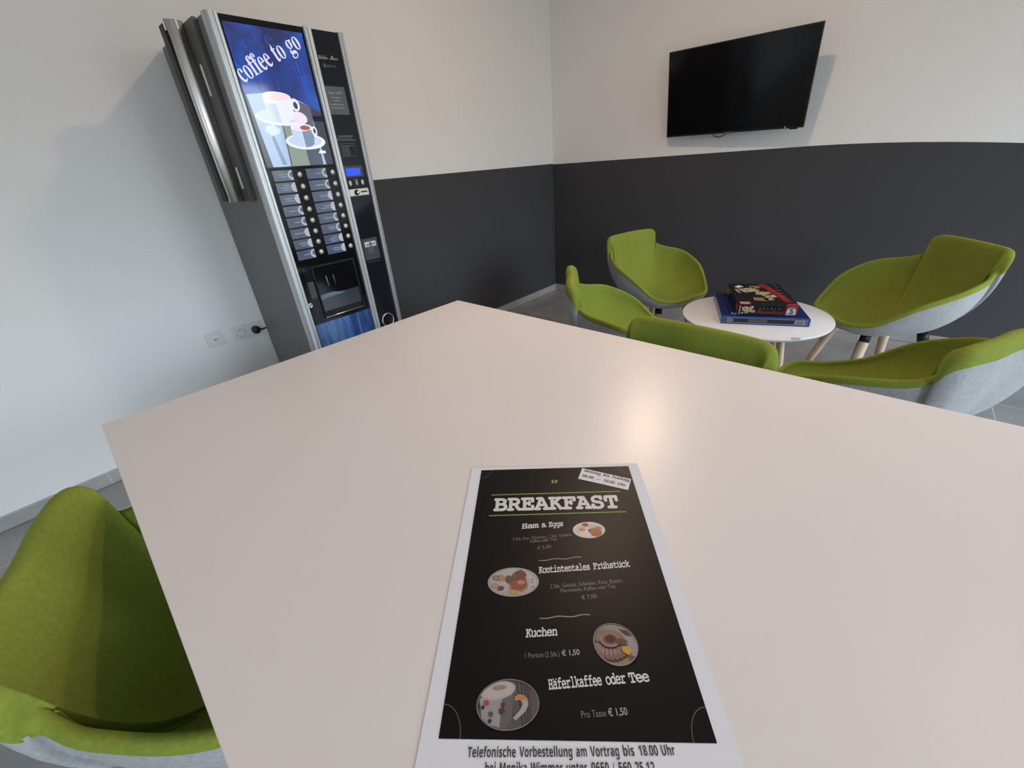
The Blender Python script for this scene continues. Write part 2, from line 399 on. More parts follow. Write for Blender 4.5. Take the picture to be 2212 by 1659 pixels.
poly(bm, F, ell(0.172, 1.512, 0.106, 0.029, -0.03), h+0.0008, 3)
poly(bm, F, ell(0.162, 1.516, 0.090, 0.022, -0.03), h+0.0009, 5)
poly(bm, F, ell(0.245, 1.512, 0.033, 0.022, -0.2), h+0.0010, 12)
poly(bm, F, mm([(115,1580),(117,1545),(126,1518),(142,1500),(165,1494),(190,1494),(210,1503),(224,1522),(230,1578)]), h+0.0012, 3)
poly(bm, F, mm([(117,1560),(120,1540),(130,1516),(146,1500),(165,1494),(160,1560)]), h+0.0013, 5)
poly(bm, F, ell(0.240, 1.558, 0.019, 0.023, 0.1), h+0.0014, 3); poly(bm, F, ell(0.241, 1.556, 0.009, 0.013, 0.1), h+0.0016, 6)
poly(bm, F, ell(0.172, 1.5845, 0.057, 0.0165, -0.02), h+0.0017, 3)
poly(bm, F, ell(0.174, 1.5835, 0.048, 0.0125, -0.02), h+0.0018, 4)
poly(bm, F, ell(0.246, 1.424, 0.088, 0.030, -0.02), h+0.0019, 3); poly(bm, F, ell(0.244, 1.427, 0.074, 0.022, -0.02), h+0.0020, 5)
poly(bm, F, mm([(194,1476),(194,1440),(199,1414),(214,1405),(240,1402),(265,1405),(281,1415),(288,1440),(289,1476)]), h+0.0022, 5)
poly(bm, F, mm([(240,1476),(240,1402),(265,1405),(281,1415),(288,1440),(289,1476)]), h+0.0023, 10)
poly(bm, F, ell(0.295, 1.464, 0.013, 0.017), h+0.0024, 3); poly(bm, F, ell(0.296, 1.464, 0.006, 0.010), h+0.0025, 6)
poly(bm, F, ell(0.241, 1.477, 0.047, 0.014), h+0.0026, 3); poly(bm, F, ell(0.243, 1.4755, 0.038, 0.0105), h+0.0027, 12)
poly(bm, F, ell(0.257, 1.4755, 0.022, 0.009), h+0.0028, 7)
poly(bm, F, mm([(95,1482),(125,1487),(152,1468),(138,1452),(112,1447),(86,1464)]), h+0.0008, 9)
poly(bm, F, mm([(298,1390),(324,1387),(324,1377),(288,1378)]), h+0.003, 3)
mesh_obj('poster_picture', bm, parent=ad, mats=MI)
# faint darker words behind, then the headline
for w_, a_, b_, c_ in (('affe',(0.095,1.722),(0.225,1.752),0.055), ('Ca',(0.060,1.672),(0.128,1.690),0.055), ('affe',(0.255,1.655),(0.342,1.668),0.06), ('affe',(0.110,1.604),(0.246,1.606),0.04)):
    bm = bmesh.new(); text(bm, F, w_, 'serif', a_, b_, c_, 0.0008); mesh_obj('background_lettering', bm, art('print_navy_letters', (34,54,128)), ad)
bm = bmesh.new()
text(bm, F, 'coffee to go', 'serif', (0.061,1.622), (0.334,1.759), 0.060, 0.0032)
mesh_obj('headline_lettering', bm, art('print_white_letters', (222,222,248)), ad)
# drink buttons
bm = bmesh.new(); box(bm, FX-0.006, FX-0.001, 0.041, 0.357, 0.925, 1.325, 0.001); mesh_obj('selection_panel', bm, BLACK, vm)
LAB = mat('label_blue_grey', (0.125,0.15,0.235), 0.12, spec=0.5, noise=0.25, nscale=9)
ICON = mat('label_cup_white', (0.62,0.64,0.70), 0.3); INK = mat('label_pale_ink', (0.30,0.50,0.72), 0.4); ICOND = mat('label_cup_dark', (0.12,0.16,0.24), 0.3)
BTN = mat('button_satin_steel', (0.56,0.55,0.53), 0.32, metal=0.55)
for c, (y0, y1, yb) in enumerate(((0.062, 0.147, 0.178), (0.209, 0.304, 0.334))):
    for k in range(8):
        z1 = 1.320-0.0472*k; z0 = z1-0.041
        b = bmesh.new(); box(b, FX-0.001, FX+0.0015, y0, y1, z0, z1, 0.0006, 1)
        l = mesh_obj('drink_label', b, LAB, vm)
        b = bmesh.new(); ed = y1-0.0005
        cuv = [p for p in ell(ed-0.001, (z0+z1)/2, 0.021, 0.019, 0, 28)]; cuv = [(min(u, ed), v) for u, v in cuv]
        poly(b, F, cuv, 0.0018, 0)
        if (k*3+c) % 4 in (0, 1): poly(b, F, [(min(u, ed), v) for u, v in ell(ed-0.002, (z0+z1)/2+0.002, 0.011, 0.010, 0, 20)], 0.0021, 2)
        nl = (2, 3, 2, 1, 1, 1, 2, 1)[(k+c*3) % 8]
        for q in range(nl):
            w = (0.034, 0.026, 0.040)[(k+q+c) % 3]; zz = (z0+z1)/2+(nl-1)*0.0045-q*0.009
            rectp(b, F, ed-0.027-w, ed-0.026, zz-0.0016, zz+0.0016, 0.0018, 1)
        mesh_obj('label_print', b, parent=l, mats=[ICON, INK, ICOND])
        b = bmesh.new(); mt = Matrix.Translation((FX-0.001, yb, z1-0.0205)) @ Matrix.Rotation(PI/2, 4, 'Y')
        lathe(b, [(0.0115,0),(0.0115,0.003),(0.0105,0.0055),(0.007,0.0075),(0,0.0082)], 24, mt)
        mesh_obj('selection_button', b, BTN, vm)
# dispensing niche with open recess
NX = 0.47
bm = bmesh.new()
box(bm, FX-0.006, FX-0.001, 0.041, 0.108, 0.636, 0.925); box(bm, FX-0.006, FX-0.001, 0.326, 0.357, 0.636, 0.925)
box(bm, FX-0.006, FX-0.001, 0.108, 0.326, 0.908, 0.925); box(bm, FX-0.006, FX-0.001, 0.108, 0.326, 0.636, 0.662)
mesh_obj('niche_surround', bm, BLACK, vm)
bm = bmesh.new()      # slightly raised collar round the opening
box(bm, FX-0.001, FX+0.006, 0.104, 0.112, 0.658, 0.912, 0.001, 1); box(bm, FX-0.001, FX+0.006, 0.322, 0.330, 0.658, 0.912, 0.001, 1)
box(bm, FX-0.001, FX+0.006, 0.112, 0.322, 0.904, 0.912, 0.001, 1)
mesh_obj('niche_collar', bm, BLACKM, vm)
bm = bmesh.new(); box(bm, FX-0.0005, FX+0.0015, 0.068, 0.098, 0.764, 0.845, 0.0005, 1); mesh_obj('push_flap', bm, mat('slate_plastic', (0.05,0.052,0.062), 0.35), vm)
bm = bmesh.new(); rectp(bm, F, 0.064, 0.106, 0.850, 0.922, 0.0004); mesh_obj('instruction_panel', bm, DARKGLASS, vm)
bm = bmesh.new(); box(bm, FX-0.002, FX+0.0015, 0.112, 0.322, 0.688, 0.765, 0.001, 1); mesh_obj('cup_tray', bm, mat('tray_grey', (0.035,0.042,0.052), 0.18), vm)
bm = bmesh.new(); poly(bm, F, mm([(114,748),(240,765),(114,772)]), 0.0018); poly(bm, F, mm([(112,772),(112,752),(250,757),(180,775)]), 0.0020); mesh_obj('cup_shelf', bm, mat('shelf_blue_grey', (0.13,0.17,0.23), 0.25), vm)
bm = bmesh.new(); box(bm, FX-0.003, FX+0.0005, 0.112, 0.322, 0.765, 0.904); mesh_obj('niche_window', bm, BLACK, vm)
for yy, s in ((0.167, 1.0), (0.204, 0.5)):
    bm = bmesh.new(); tube(bm, [(FX+0.002, yy-0.002, 0.856), (FX+0.002, yy+0.001, 0.806)], 0.0035, 10)
    mesh_obj('spout', bm, mat('spout_steel_%d' % (s*10), (0.22*s, 0.22*s, 0.21*s), 0.4, metal=0.4), vm)
bm = bmesh.new(); tube(bm, [(FX+0.001,0.106,0.664),(FX+0.008,0.112,0.661),(FX+0.008,0.320,0.661),(FX+0.001,0.327,0.667)], 0.0022, 8); mesh_obj('chrome_lip', bm, mat('chrome', (0.75,0.73,0.72), 0.15, metal=1), vm)
bm = bmesh.new(); mt = Matrix.Translation((FX-0.001, 0.052, 0.738)) @ Matrix.Rotation(PI/2, 4, 'Y')
lathe(bm, [(0.012,0),(0.012,0.004),(0.010,0.006),(0.006,0.006),(0.0055,0.003),(0,0.003)], 28, mt); lk = mesh_obj('lock', bm, mat('chrome', (0.75,0.73,0.72), 0.15, metal=1), vm)
bm = bmesh.new(); rectp(bm, Frame((FX+0.0025,0.052,0.738),(0,1,0),(0,0,1)), -0.001, 0.001, -0.004, 0.004, 0); mesh_obj('keyhole', bm, BLACKM, lk)
# blue lower panel
bm = bmesh.new(); box(bm, FX-0.006, FX-0.001, 0.041, 0.357, 0.05, 0.636, 0.001)
def blue_panel():
    m = bpy.data.materials.new('blue_lower_print'); m.use_nodes = True; nt = m.node_tree; N = nt.nodes; L = nt.links; b = N['Principled BSDF']
    t = N.new('ShaderNodeTexCoord'); mpn = N.new('ShaderNodeMapping'); mpn.inputs['Scale'].default_value = (1, 14, 2.2)
    no = N.new('ShaderNodeTexNoise'); no.inputs['Scale'].default_value = 1.6; no.inputs['Distortion'].default_value = 1.2; r = N.new('ShaderNodeValToRGB')
    L.new(t.outputs['Object'], mpn.inputs[0]); L.new(mpn.outputs[0], no.inputs['Vector']); L.new(no.outputs['Fac'], r.inputs[0]); L.new(r.outputs[0], b.inputs['Base Color'])
    r.color_ramp.elements[0].position = 0.36; r.color_ramp.elements[0].color = (0.010,0.045,0.19,1); r.color_ramp.elements[1].position = 0.62; r.color_ramp.elements[1].color = (0.05,0.17,0.46,1)
    b.inputs['Roughness'].default_value = 0.12
    return m
mesh_obj('lower_panel', bm, blue_panel(), vm)
# control strip on the right
bm = bmesh.new(); box(bm, FX-0.006, FX-0.001, 0.391, 0.512, 0.05, 1.829, 0.001); cs = mesh_obj('control_strip', bm, DARKGLASS, vm)
PALE = mat('pale_print', (0.42,0.42,0.42), 0.5); PALED = mat('dim_print', (0.20,0.205,0.21), 0.5)
bm = bmesh.new()
text(bm, F, 'Kikko', 'script', (0.396,1.7285), (0.440,1.7295), 0.015, 0.0004); text(bm, F, 'Max', 'script', (0.449,1.7295), (0.489,1.7305), 0.015, 0.0004)
mesh_obj('model_lettering', bm, PALE, vm)
bm = bmesh.new(); text(bm, F, 'NECTA', 'sans', (0.432,1.7025), (0.474,1.7025), 0.0085, 0.0004)
strip(bm, F, ell(0.420,1.7065,0.0065,0.0075)+[(0.4265,1.7065)], 0.0014, 0.0004); poly(bm, F, ell(0.420,1.7065,0.003,0.0035,0,16), 0.0004)
mesh_obj('maker_mark', bm, PALED, vm)
bm = bmesh.new(); rectp(bm, F, 0.393, 0.490, 1.528, 1.634, 0.0004); st = mesh_obj('price_sticker', bm, mat('grey_sticker', (0.085,0.095,0.105), 0.3), vm)
bm = bmesh.new()
text(bm, F, 'Preis 1,00 €', 'plain', (0.407,1.604), (0.473,1.607), 0.009, 0.0008, offset=0.01)
for z, a, b_ in ((1.592,0.416,0.464),(1.580,0.424,0.457),(1.566,0.405,0.477),(1.553,0.405,0.477)):
    for i in range(int((b_-a)/0.006)): rectp(bm, F, a+i*0.006, a+i*0.006+0.0045, z-0.0014, z+0.0014+0.0010*((i*7)%3==0), 0.0008)
mesh_obj('sticker_lettering', bm, mat('sticker_ink', (0.38,0.39,0.40), 0.5), st)
bm = bmesh.new()
for z, a, b_, w in ((1.4435,0.405,0.481,0.0035),(1.4355,0.396,0.470,0.0018),(1.428,0.396,0.492,0.0030)):
    rectp(bm, F, a, b_, z-w/2, z+w/2, 0.0004)
strip(bm, F, mm([(403,1414),(481,1415),(479,1361),(401,1361),(403,1414)]), 0.0012, 0.0004)
for r_ in range(6):
    z = 1.405-r_*0.0075
    for i in range(6 if r_ else 10):
        rectp(bm, F, 0.409+i*0.0068, 0.409+i*0.0068+0.0048, z-0.0015, z+0.0015, 0.0004)
mesh_obj('notice_print', bm, PALED, vm)
bm = bmesh.new(); box(bm, FX-0.001, FX+0.0008, 0.394, 0.494, 1.272, 1.322, 0.0004, 1); disp = mesh_obj('display', bm, mat('display_surround', (0.035,0.037,0.05), 0.2), vm)
bm = bmesh.new(); rectp(bm, F, 0.402, 0.480, 1.279, 1.311, 0.0012); mesh_obj('display_screen', bm, art('display_blue', (16,72,246)), disp)
bm = bmesh.new(); box(bm, FX-0.001, FX+0.001, 0.395, 0.503, 1.225, 1.268, 0.0004, 1); kp = mesh_obj('keypad', bm, BLACKM, vm)
bm = bmesh.new(); rectp(bm, F, 0.434, 0.456, 1.2605, 1.2635, 0.0014); mesh_obj('keypad_print', bm, PALED, kp)
WK = mat('keypad_white', (0.62,0.62,0.60), 0.4); GK = mat('keypad_grey', (0.33,0.34,0.34), 0.4)
for yy, m_ in ((0.411, WK), (0.446, GK), (0.478, WK)):
    bm = bmesh.new(); mt = Matrix.Translation((FX+0.001, yy, 1.247)) @ Matrix.Rotation(PI/2, 4, 'Y') @ Matrix.Diagonal((1.25, 0.78, 1, 1))
    lathe(bm, [(0.0095,0),(0.0095,0.002),(0.008,0.0035),(0,0.004)], 20, mt); kb = mesh_obj('key', bm, m_, kp)
    bm = bmesh.new(); fk = Frame((FX+0.0052, yy, 1.247), (0,1,0), (0,0,1))
    if m_ is GK: poly(bm, fk, ell(0,0,0.003,0.0035,0,14), 0)
    else: rectp(bm, fk, -0.004, 0.004, -0.0008, 0.0008, 0)
    mesh_obj('key_mark', bm, PALED if m_ is GK else mat('key_mark_grey', (0.25,0.25,0.25), 0.5), kb)
bm = bmesh.new(); box(bm, FX-0.001, FX+0.007, 0.392, 0.500, 1.188, 1.221, 0.003, 2); cp = mesh_obj('coin_plate', bm, mat('coin_plate_steel', (0.66,0.62,0.58), 0.35, metal=0.5), vm)
bm = bmesh.new(); mt = Matrix.Translation((FX+0.006, 0.431, 1.2045)) @ Matrix.Rotation(PI/2, 4, 'Y'); lathe(bm, [(0.0125,0),(0.0125,0.003),(0,0.003)], 24, mt); mesh_obj('coin_recess', bm, BLACKM, cp)
bm = bmesh.new(); mt = Matrix.Translation((FX+0.008, 0.436, 1.2035)) @ Matrix.Rotation(PI/2, 4, 'Y'); lathe(bm, [(0.008,0),(0.008,0.004),(0.006,0.007),(0,0.008)], 24, mt); mesh_obj('return_knob', bm, mat('chrome', (0.75,0.73,0.72), 0.15, metal=1), cp)
bm = bmesh.new(); box(bm, FX+0.006, FX+0.0075, 0.455, 0.490, 1.2025, 1.2085); mesh_obj('coin_slot', bm, BLACKM, cp)
bm = bmesh.new(); rectp(bm, F, 0.400, 0.490, 0.880, 0.988, 0.0004); cd = mesh_obj('notice_card', bm, mat('slate_card', (0.045,0.05,0.06), 0.35), vm)
bm = bmesh.new(); rectp(bm, F, 0.413, 0.479, 0.946, 0.971, 0.0008); poly(bm, F, ell(0.446,0.958,0.008,0.012,0,16), 0.0012, 1)
rectp(bm, F, 0.420, 0.438, 0.953, 0.959, 0.0012, 1); rectp(bm, F, 0.455, 0.473, 0.955, 0.961, 0.0012, 1); rectp(bm, F, 0.428, 0.464, 0.975, 0.9765, 0.0008, 2)
for z in (0.938, 0.930, 0.922, 0.914): rectp(bm, F, 0.424, 0.462-0.004*(z < 0.925), z-0.001, z+0.001, 0.0008, 2)
mesh_obj('card_print', bm, parent=cd, mats=[mat('card_white', (0.62,0.64,0.68), 0.5), mat('card_grey_ink', (0.11,0.12,0.14), 0.5), PALED])
bm = bmesh.new(); rectp(bm, F, 0.402, 0.486, 0.868, 0.871, 0.0005); mesh_obj('flap_seam', bm, mat('seam_grey', (0.06,0.06,0.06), 0.5), vm)
bm = bmesh.new(); mt = Matrix.Translation((FX-0.001, 0.450, 0.541)) @ Matrix.Rotation(PI/2, 4, 'Y'); lathe(bm, [(0.040,0),(0.040,0.006),(0.036,0.008),(0.033,0.006),(0.033,0)], 48, mt); rr = mesh_obj('coin_return_ring', bm, mat('chrome', (0.75,0.73,0.72), 0.15, metal=1), vm)
bm = bmesh.new(); mt = Matrix.Translation((FX-0.001, 0.450, 0.541)) @ Matrix.Rotation(PI/2, 4, 'Y'); lathe(bm, [(0.033,0.002),(0.02,0.0012),(0,0.001)], 36, mt); mesh_obj('coin_return_cup', bm, DARKGLASS, rr)

# ------------------------------------------------------------------ cup tower on the machine's side
cup = thing('cup_dispenser', 'upright stainless steel cup dispenser mounted on the side of the vending machine', 'cup dispenser', (0, -2.967, 0))
STEEL = mat('polished_stainless', (0.92,0.90,0.88), 0.36, metal=1.0)
_b = STEEL.node_tree.nodes['Principled BSDF']; _t = STEEL.node_tree.nodes.new('ShaderNodeTangent'); _t.direction_type = 'RADIAL'; _t.axis = 'Z'
STEEL.node_tree.links.new(_t.outputs[0], _b.inputs['Tangent']); _b.inputs['Anisotropic'].default_value = 0.9; _b.inputs['Anisotropic Rotation'].default_value = 0.25
DST = mat('dark_bronze_steel', (0.10,0.095,0.09), 0.4, metal=0.3)
bm = bmesh.new(); box(bm, 0.36, 0.512, -0.012, 0.002, 1.212, 1.832, 0.001, 1); cbp = mesh_obj('mounting_plate', bm, DST, cup)
for z0, z1 in ((1.598,1.70),(1.262,1.345)):
    bm = bmesh.new(); box(bm, 0.438, 0.453, -0.0145, -0.0115, z0, z1, 0.001, 1); mesh_obj('plate_slot', bm, mat('bright_slot', (0.85,0.85,0.83), 0.3), cbp)  # pale colour stands in for light reflected at the slots
bm = bmesh.new(); box(bm, 0.343, 0.392, -0.077, -0.009, 1.216, 1.828, 0.001, 1); mesh_obj('back_box', bm, mat('black_bronze', (0.014,0.010,0.009), 0.4, spec=0.2), cup)
bm = bmesh.new()
NS = 72; pr = []
for k in range(NS+1):
    a = -PI/2 + PI*k/NS; pr.append((0.393+0.020*math.cos(a)+0.0010*(1-abs(math.sin(a))**4)*math.cos(7*a), -0.0385+0.0325*math.sin(a)))
lo = [bm.verts.new((x, y, 1.212)) for x, y in pr]; hi = [bm.verts.new((x, y, 1.840)) for x, y in pr]
for i in range(NS):
    f = bm.faces.new([lo[i], lo[i+1], hi[i+1], hi[i]]); f.smooth = True
bm.faces.new(lo[::-1]); bm.faces.new(hi); bm.faces.new([lo[NS], lo[0], hi[0], hi[NS]])
mesh_obj('steel_cover', bm, STEEL, cup)
for yy in (-0.073, -0.008):
    bm = bmesh.new(); box(bm, 0.390, 0.400, yy-0.002, yy+0.002, 1.806, 1.832, 0.0008, 1); mesh_obj('retaining_clip', bm, mat('bright_slot', (0.85,0.85,0.83), 0.3), cup)

# ------------------------------------------------------------------ sockets on the left wall
PLAST = mat('white_switch_plastic', (0.72,0.71,0.69), 0.3)
def plate(name, label, cat, y, z, kind, group=None):
    t = thing(name, label, cat, (0, y, z), 0, group)
    bm = bmesh.new(); box(bm, 0.0005, 0.009, -0.041, 0.041, -0.041, 0.041, 0.003, 2); mesh_obj('cover_plate', bm, PLAST, t)
    Rm = Matrix.Translation((0.009, 0, 0)) @ Matrix.Rotation(PI/2, 4, 'Y')
    bm = bmesh.new()
    if kind == 'socket':
        lathe(bm, [(0.025,0.0),(0.025,0.0015),(0.0195,0.0015),(0.0195,-0.006),(0,-0.006)], 32, Rm); ins = mesh_obj('socket_insert', bm, mat('socket_insert_white', (0.60,0.58,0.55), 0.35), t)
        bm = bmesh.new()
        for yy in (-0.0095, 0.0095): lathe(bm, [(0.003,-0.0055),(0,-0.0055)], 12, Matrix.Translation((0.009, yy, 0)) @ Matrix.Rotation(PI/2, 4, 'Y'))
        box(bm, 0.004, 0.010, -0.002, 0.002, 0.015, 0.019); box(bm, 0.004, 0.010, -0.002, 0.002, -0.019, -0.015)
        mesh_obj('contacts', bm, mat('contact_dark', (0.05,0.045,0.04), 0.5), ins)
    else:
        box(bm, 0.0085, 0.0105, -0.026, 0.026, -0.026, 0.026, 0.001, 1); ins = mesh_obj('cover_insert', bm, PLAST, t)
        bm = bmesh.new(); box(bm, 0.0095, 0.011, -0.008, 0.008, -0.003, 0.002); mesh_obj('outlet_port', bm, mat('port_dark', (0.10,0.10,0.10), 0.5), ins)
    return t
plate('data_outlet', 'square white data outlet with a small dark port, left of the sockets', 'outlet', -3.223, 0.545, 'data')
plate('wall_socket', 'empty white wall socket between data outlet and black plug', 'socket', -3.096, 0.538, 'socket')
plate('wall_socket', 'white wall socket with a black plug in it, beside the machine', 'socket', -3.020, 0.537, 'socket')
pg = thing('power_plug', 'round black power plug pushed into the socket beside the machine', 'plug', (0.0085, -3.020, 0.537))
bm = bmesh.new(); lathe(bm, [(0.0185,-0.005),(0.0185,0.012),(0.021,0.016),(0.022,0.026),(0.019,0.031),(0,0.032)], 32, Matrix.Rotation(PI/2, 4, 'Y')); mesh_obj('plug_body', bm, mat('black_rubber', (0.012,0.011,0.011), 0.5), pg)
bm = bmesh.new(); tube(bm, [(0.022,0.015,-0.002),(0.022,0.035,-0.005),(0.010,0.050,-0.007),(0.0,0.068,-0.012)], [0.007,0.005,0.0035,0.003], 10); mesh_obj('cord', bm, mat('black_rubber', (0.012,0.011,0.011), 0.5), pg)

# ------------------------------------------------------------------ television
TV = thing('television', 'flat black television on the wall, tilted down above the dark paint', 'television', (1.607, -0.149, 1.619))
tyaw, tpit, trol = -0.061, 0.195, -0.022
ex = Vector((math.cos(tyaw), math.sin(tyaw), 0)); nn = Vector((math.sin(tyaw), -math.cos(tyaw), 0)); uu = Vector((0,0,1))*math.cos(tpit)+nn*math.sin(tpit)
ex2 = ex*math.cos(trol)+uu*math.sin(trol); uu2 = uu*math.cos(trol)-ex*math.sin(trol); n2 = ex2.cross(uu2)
TM = Matrix(((ex2.x,uu2.x,n2.x,0),(ex2.y,uu2.y,n2.y,0),(ex2.z,uu2.z,n2.z,0),(0,0,0,1)))
def tvobj(name, bm, m, parent=TV):
    bm.transform(TM); return mesh_obj(name, bm, m, parent)
TW, TH = 0.925/2, 0.530/2
bm = bmesh.new(); box(bm, -TW, TW, -TH, TH, -0.012, 0.0, 0.002); tvobj('bezel', bm, mat('tv_bezel_black', (0.008,0.008,0.008), 0.3))
bm = bmesh.new(); box(bm, -TW+0.008, TW-0.008, -TH+0.014, TH-0.008, 0.0, 0.0008); tvobj('screen', bm, mat('tv_screen_black', (0.004,0.004,0.005), 0.12, spec=0.35))
bm = bmesh.new(); box(bm, -TW+0.12, TW-0.12, -TH+0.05, TH-0.16, -0.05, -0.012, 0.012, 2); tvobj('rear_housing', bm, BLACKM)
bm = bmesh.new(); box(bm, -0.035, 0.035, -TH-0.004, -TH+0.007, -0.008, 0.0016, 0.001, 1); tvobj('logo_bar', bm, mat('tv_logo_bar', (0.16,0.16,0.17), 0.35, metal=0.5))
bm = bmesh.new(); box(bm, TW-0.085, TW-0.035, -TH-0.008, -TH+0.002, -0.02, -0.004, 0.003, 2); tvobj('sensor_box', bm, BLACKM)
bm = bmesh.new(); rectp(bm, Frame((0,0,0.0012),(1,0,0),(0,1,0)), TW-0.110, TW-0.103, -TH+0.004, -TH+0.014, 0); tvobj('status_mark', bm, mat('tv_status_white', (0.55,0.55,0.52), 0.4))
bm = bmesh.new(); tube(bm, [(-0.125,-TH+0.01,-0.02),(-0.105,-TH-0.018,-0.018),(-0.07,-TH-0.027,-0.016),(-0.035,-TH-0.015,-0.016),(-0.015,-TH+0.012,-0.02)], 0.0028, 8); tvobj('cable', bm, BLACKM)
bm = bmesh.new(); box(bm, -0.14, 0.14, -0.10, 0.10, 0.130, 0.1485, 0.002)
bm.transform(Matrix(((1,0,0,0),(0,0,1,0),(0,1,0,0),(0,0,0,1))))
box(bm, -0.10, -0.07, 0.03, 0.14, -0.06, 0.06); box(bm, 0.07, 0.10, 0.03, 0.14, -0.06, 0.06)
mesh_obj('wall_bracket', bm, BLACKM, TV)

# ------------------------------------------------------------------ big white table
TZ = 0.77
tb = thing('dining_table', 'large plain white table in the foreground with the menu lying on it', 'table', (1.302, -2.578, 0), -0.0351)
TL, TD = 2.05, 1.195
LAM = mat('white_table_laminate', (0.755,0.695,0.665), 0.32, spec=0.45, bump=0.015, nscale=300)
bm = bmesh.new(); box(bm, 0, TL, -TD, 0, TZ-0.022, TZ, 0.0012, 2); mesh_obj('tabletop', bm, LAM, tb)
LEGM = mat('table_leg_white', (0.7,0.7,0.7), 0.4)
for x in (0.04, TL-0.10):
    for y in (-0.04, -TD+0.10):
        bm = bmesh.new(); box(bm, x, x+0.06, y-0.06, y, 0, TZ-0.0225, 0.003, 2); mesh_obj('leg', bm, LEGM, tb)
for y in (-0.075, -TD+0.045):
    bm = bmesh.new(); box(bm, 0.10, TL-0.10, y, y+0.03, TZ-0.072, TZ-0.0225); mesh_obj('apron', bm, LEGM, tb)

# ------------------------------------------------------------------ the breakfast menu
MA = 0.6619
mex = Vector((math.cos(MA), math.sin(MA), 0)); mey = Vector((-math.sin(MA), math.cos(MA), 0))
menu = thing('menu_sheet', 'large paper breakfast menu, black print with white margins, lying on the white table', 'menu', (2.1564, -3.3403, TZ), MA)
G = Frame((0,0,0.0012), (1,0,0), (0,1,0))
PW, PL = 0.311, 0.468
def sheet(name, u0, u1, v0, v1, h, m, parent):
    """a thin sheet that follows the slight wave of the paper along its top edge"""
    b = bmesh.new(); nu, nv = 24, 24; top = []; bot = []
    for i in range(nu+1):
        for j in range(nv+1):
            u = u0+(u1-u0)*i/nu; v = v0+(v1-v0)*j/nv
            top.append(b.verts.new((u, v, h))); bot.append(b.verts.new((u, v, h-0.0004)))
    idx = lambda i, j: i*(nv+1)+j
    for i in range(nu):
        for j in range(nv):
            q = [idx(i,j), idx(i+1,j), idx(i+1,j+1), idx(i,j+1)]
            b.faces.new([top[k] for k in q]); b.faces.new([bot[k] for k in q[::-1]])
    bmesh.ops.recalc_face_normals(b, faces=b.faces[:])
    return mesh_obj(name, b, m, parent)
PAPER = mat('white_paper', (0.74,0.73,0.78), 0.7, spec=0.2)
sheet('paper', 0, PW, -PL, 0, 0.0010, PAPER, menu)
MB = mat('black_print', (0.007,0.0062,0.0062), 0.36, spec=0.14)
bm = bmesh.new(); rectp(bm, G, 0.0190, 0.2930, -0.4200, -0.0078, 0.0002); pn = mesh_obj('printed_panel', bm, MB, menu)
MW = mat('menu_white_ink', (0.62,0.61,0.60), 0.5); MG = mat('menu_grey_ink', (0.20,0.19,0.19), 0.5); MGR = mat('menu_green_ink', (0.16,0.27,0.045), 0.5); MGL = mat('menu_lime_ink', (0.13,0.33,0.04), 0.5)
H = 0.0005; U = 0.001
def T(bm, s, style, a, b, cap, **k): text(bm, G, s, style, (a[0]*U, a[1]*U), (b[0]*U, b[1]*U), cap*U, H, **k)
bm = bmesh.new(); T(bm, 'BREAKFAST', 'mono', (51,-111.5), (257,-110.5), 27, offset=0.034, space=0.94); mesh_obj('title_lettering', bm, MW, pn)
for l_ in ([(0.0438,-0.0747),(0.2660,-0.0732)], [(0.0435,-0.1224),(0.2660,-0.1200)]):
    bm = bmesh.new(); strip(bm, G, l_, 0.0024, H); mesh_obj('title_rule', bm, MGR, pn)
bm = bmesh.new(); rectp(bm, G, 0.1495, 0.1605, -0.0485, -0.0405, H)
poly(bm, G, ell(0.155,-0.0445,0.0022,0.0022,0,14), H+0.0002, 1); rectp(bm, G, 0.1495, 0.1510, -0.0430, -0.0415, H+0.0002, 1); rectp(bm, G, 0.1590, 0.1605, -0.0475, -0.0460, H+0.0002, 1)
mesh_obj('emblem', bm, parent=pn, mats=[MGL, MB])
def heading(words, shear):
    global bm
    bm = bmesh.new()
    for w_, st_, a_, b_, c_ in words:
        if st_ == 'mono': T(bm, w_, st_, a_, b_, c_, offset=0.022, space=0.86, shear=shear)
        else: T(bm, w_, st_, a_, b_, c_, offset=0.012)
    mesh_obj('heading_lettering', bm, MW, pn)
heading([('Ham','mono',(98.5,-151),(125,-149.2),9.5), ('&','plain',(129.5,-149.2),(137.5,-148.8),8.8), ('Eggs','mono',(141,-148.4),(163.5,-147),9.5)], 0.12)
heading([('Kontintentales','mono',(124,-231),(195.5,-226.2),9.8), ('Frühstück','mono',(200.5,-225.8),(251.5,-222.2),9.8)], 0.12)
heading([('Kuchen','mono',(106.5,-319.2),(145,-316.8),9.6)], 0.12)
heading([('Häferlkaffee','mono',(132.5,-375.2),(190.5,-370.4),9.8), ('oder','mono',(195.5,-370),(217,-368.3),9.8), ('Tee','mono',(221,-368),(242.5,-366.3),9.8)], 0.0)
MP = mat('menu_price_ink', (0.36,0.35,0.34), 0.5)
def line_of(s_, a_, b_, c_, m_, name='detail_lettering', off=0.0):
    b = bmesh.new(); T(b, s_, 'plain', a_, b_, c_, offset=off); mesh_obj(name, b, m_, pn)
line_of('3 Stk. Eier, Schinken, 1 Stk. Gebäck,', (85,-174), (176,-166.5), 5.2, MG); line_of('Kaffee oder Tee', (112,-178.5), (152,-174.5), 5.2, MG)
line_of('€ 5,50', (122.5,-191), (143,-188), 5.4, MG, 'price_lettering')
line_of('2 Stk. Gebäck, Schinken, Käse, Butter,', (139,-254.5), (237,-246), 5.6, MG); line_of('Marmelade, Kaffee oder Tee', (152.5,-260.5), (225.5,-254.5), 5.4, MG)
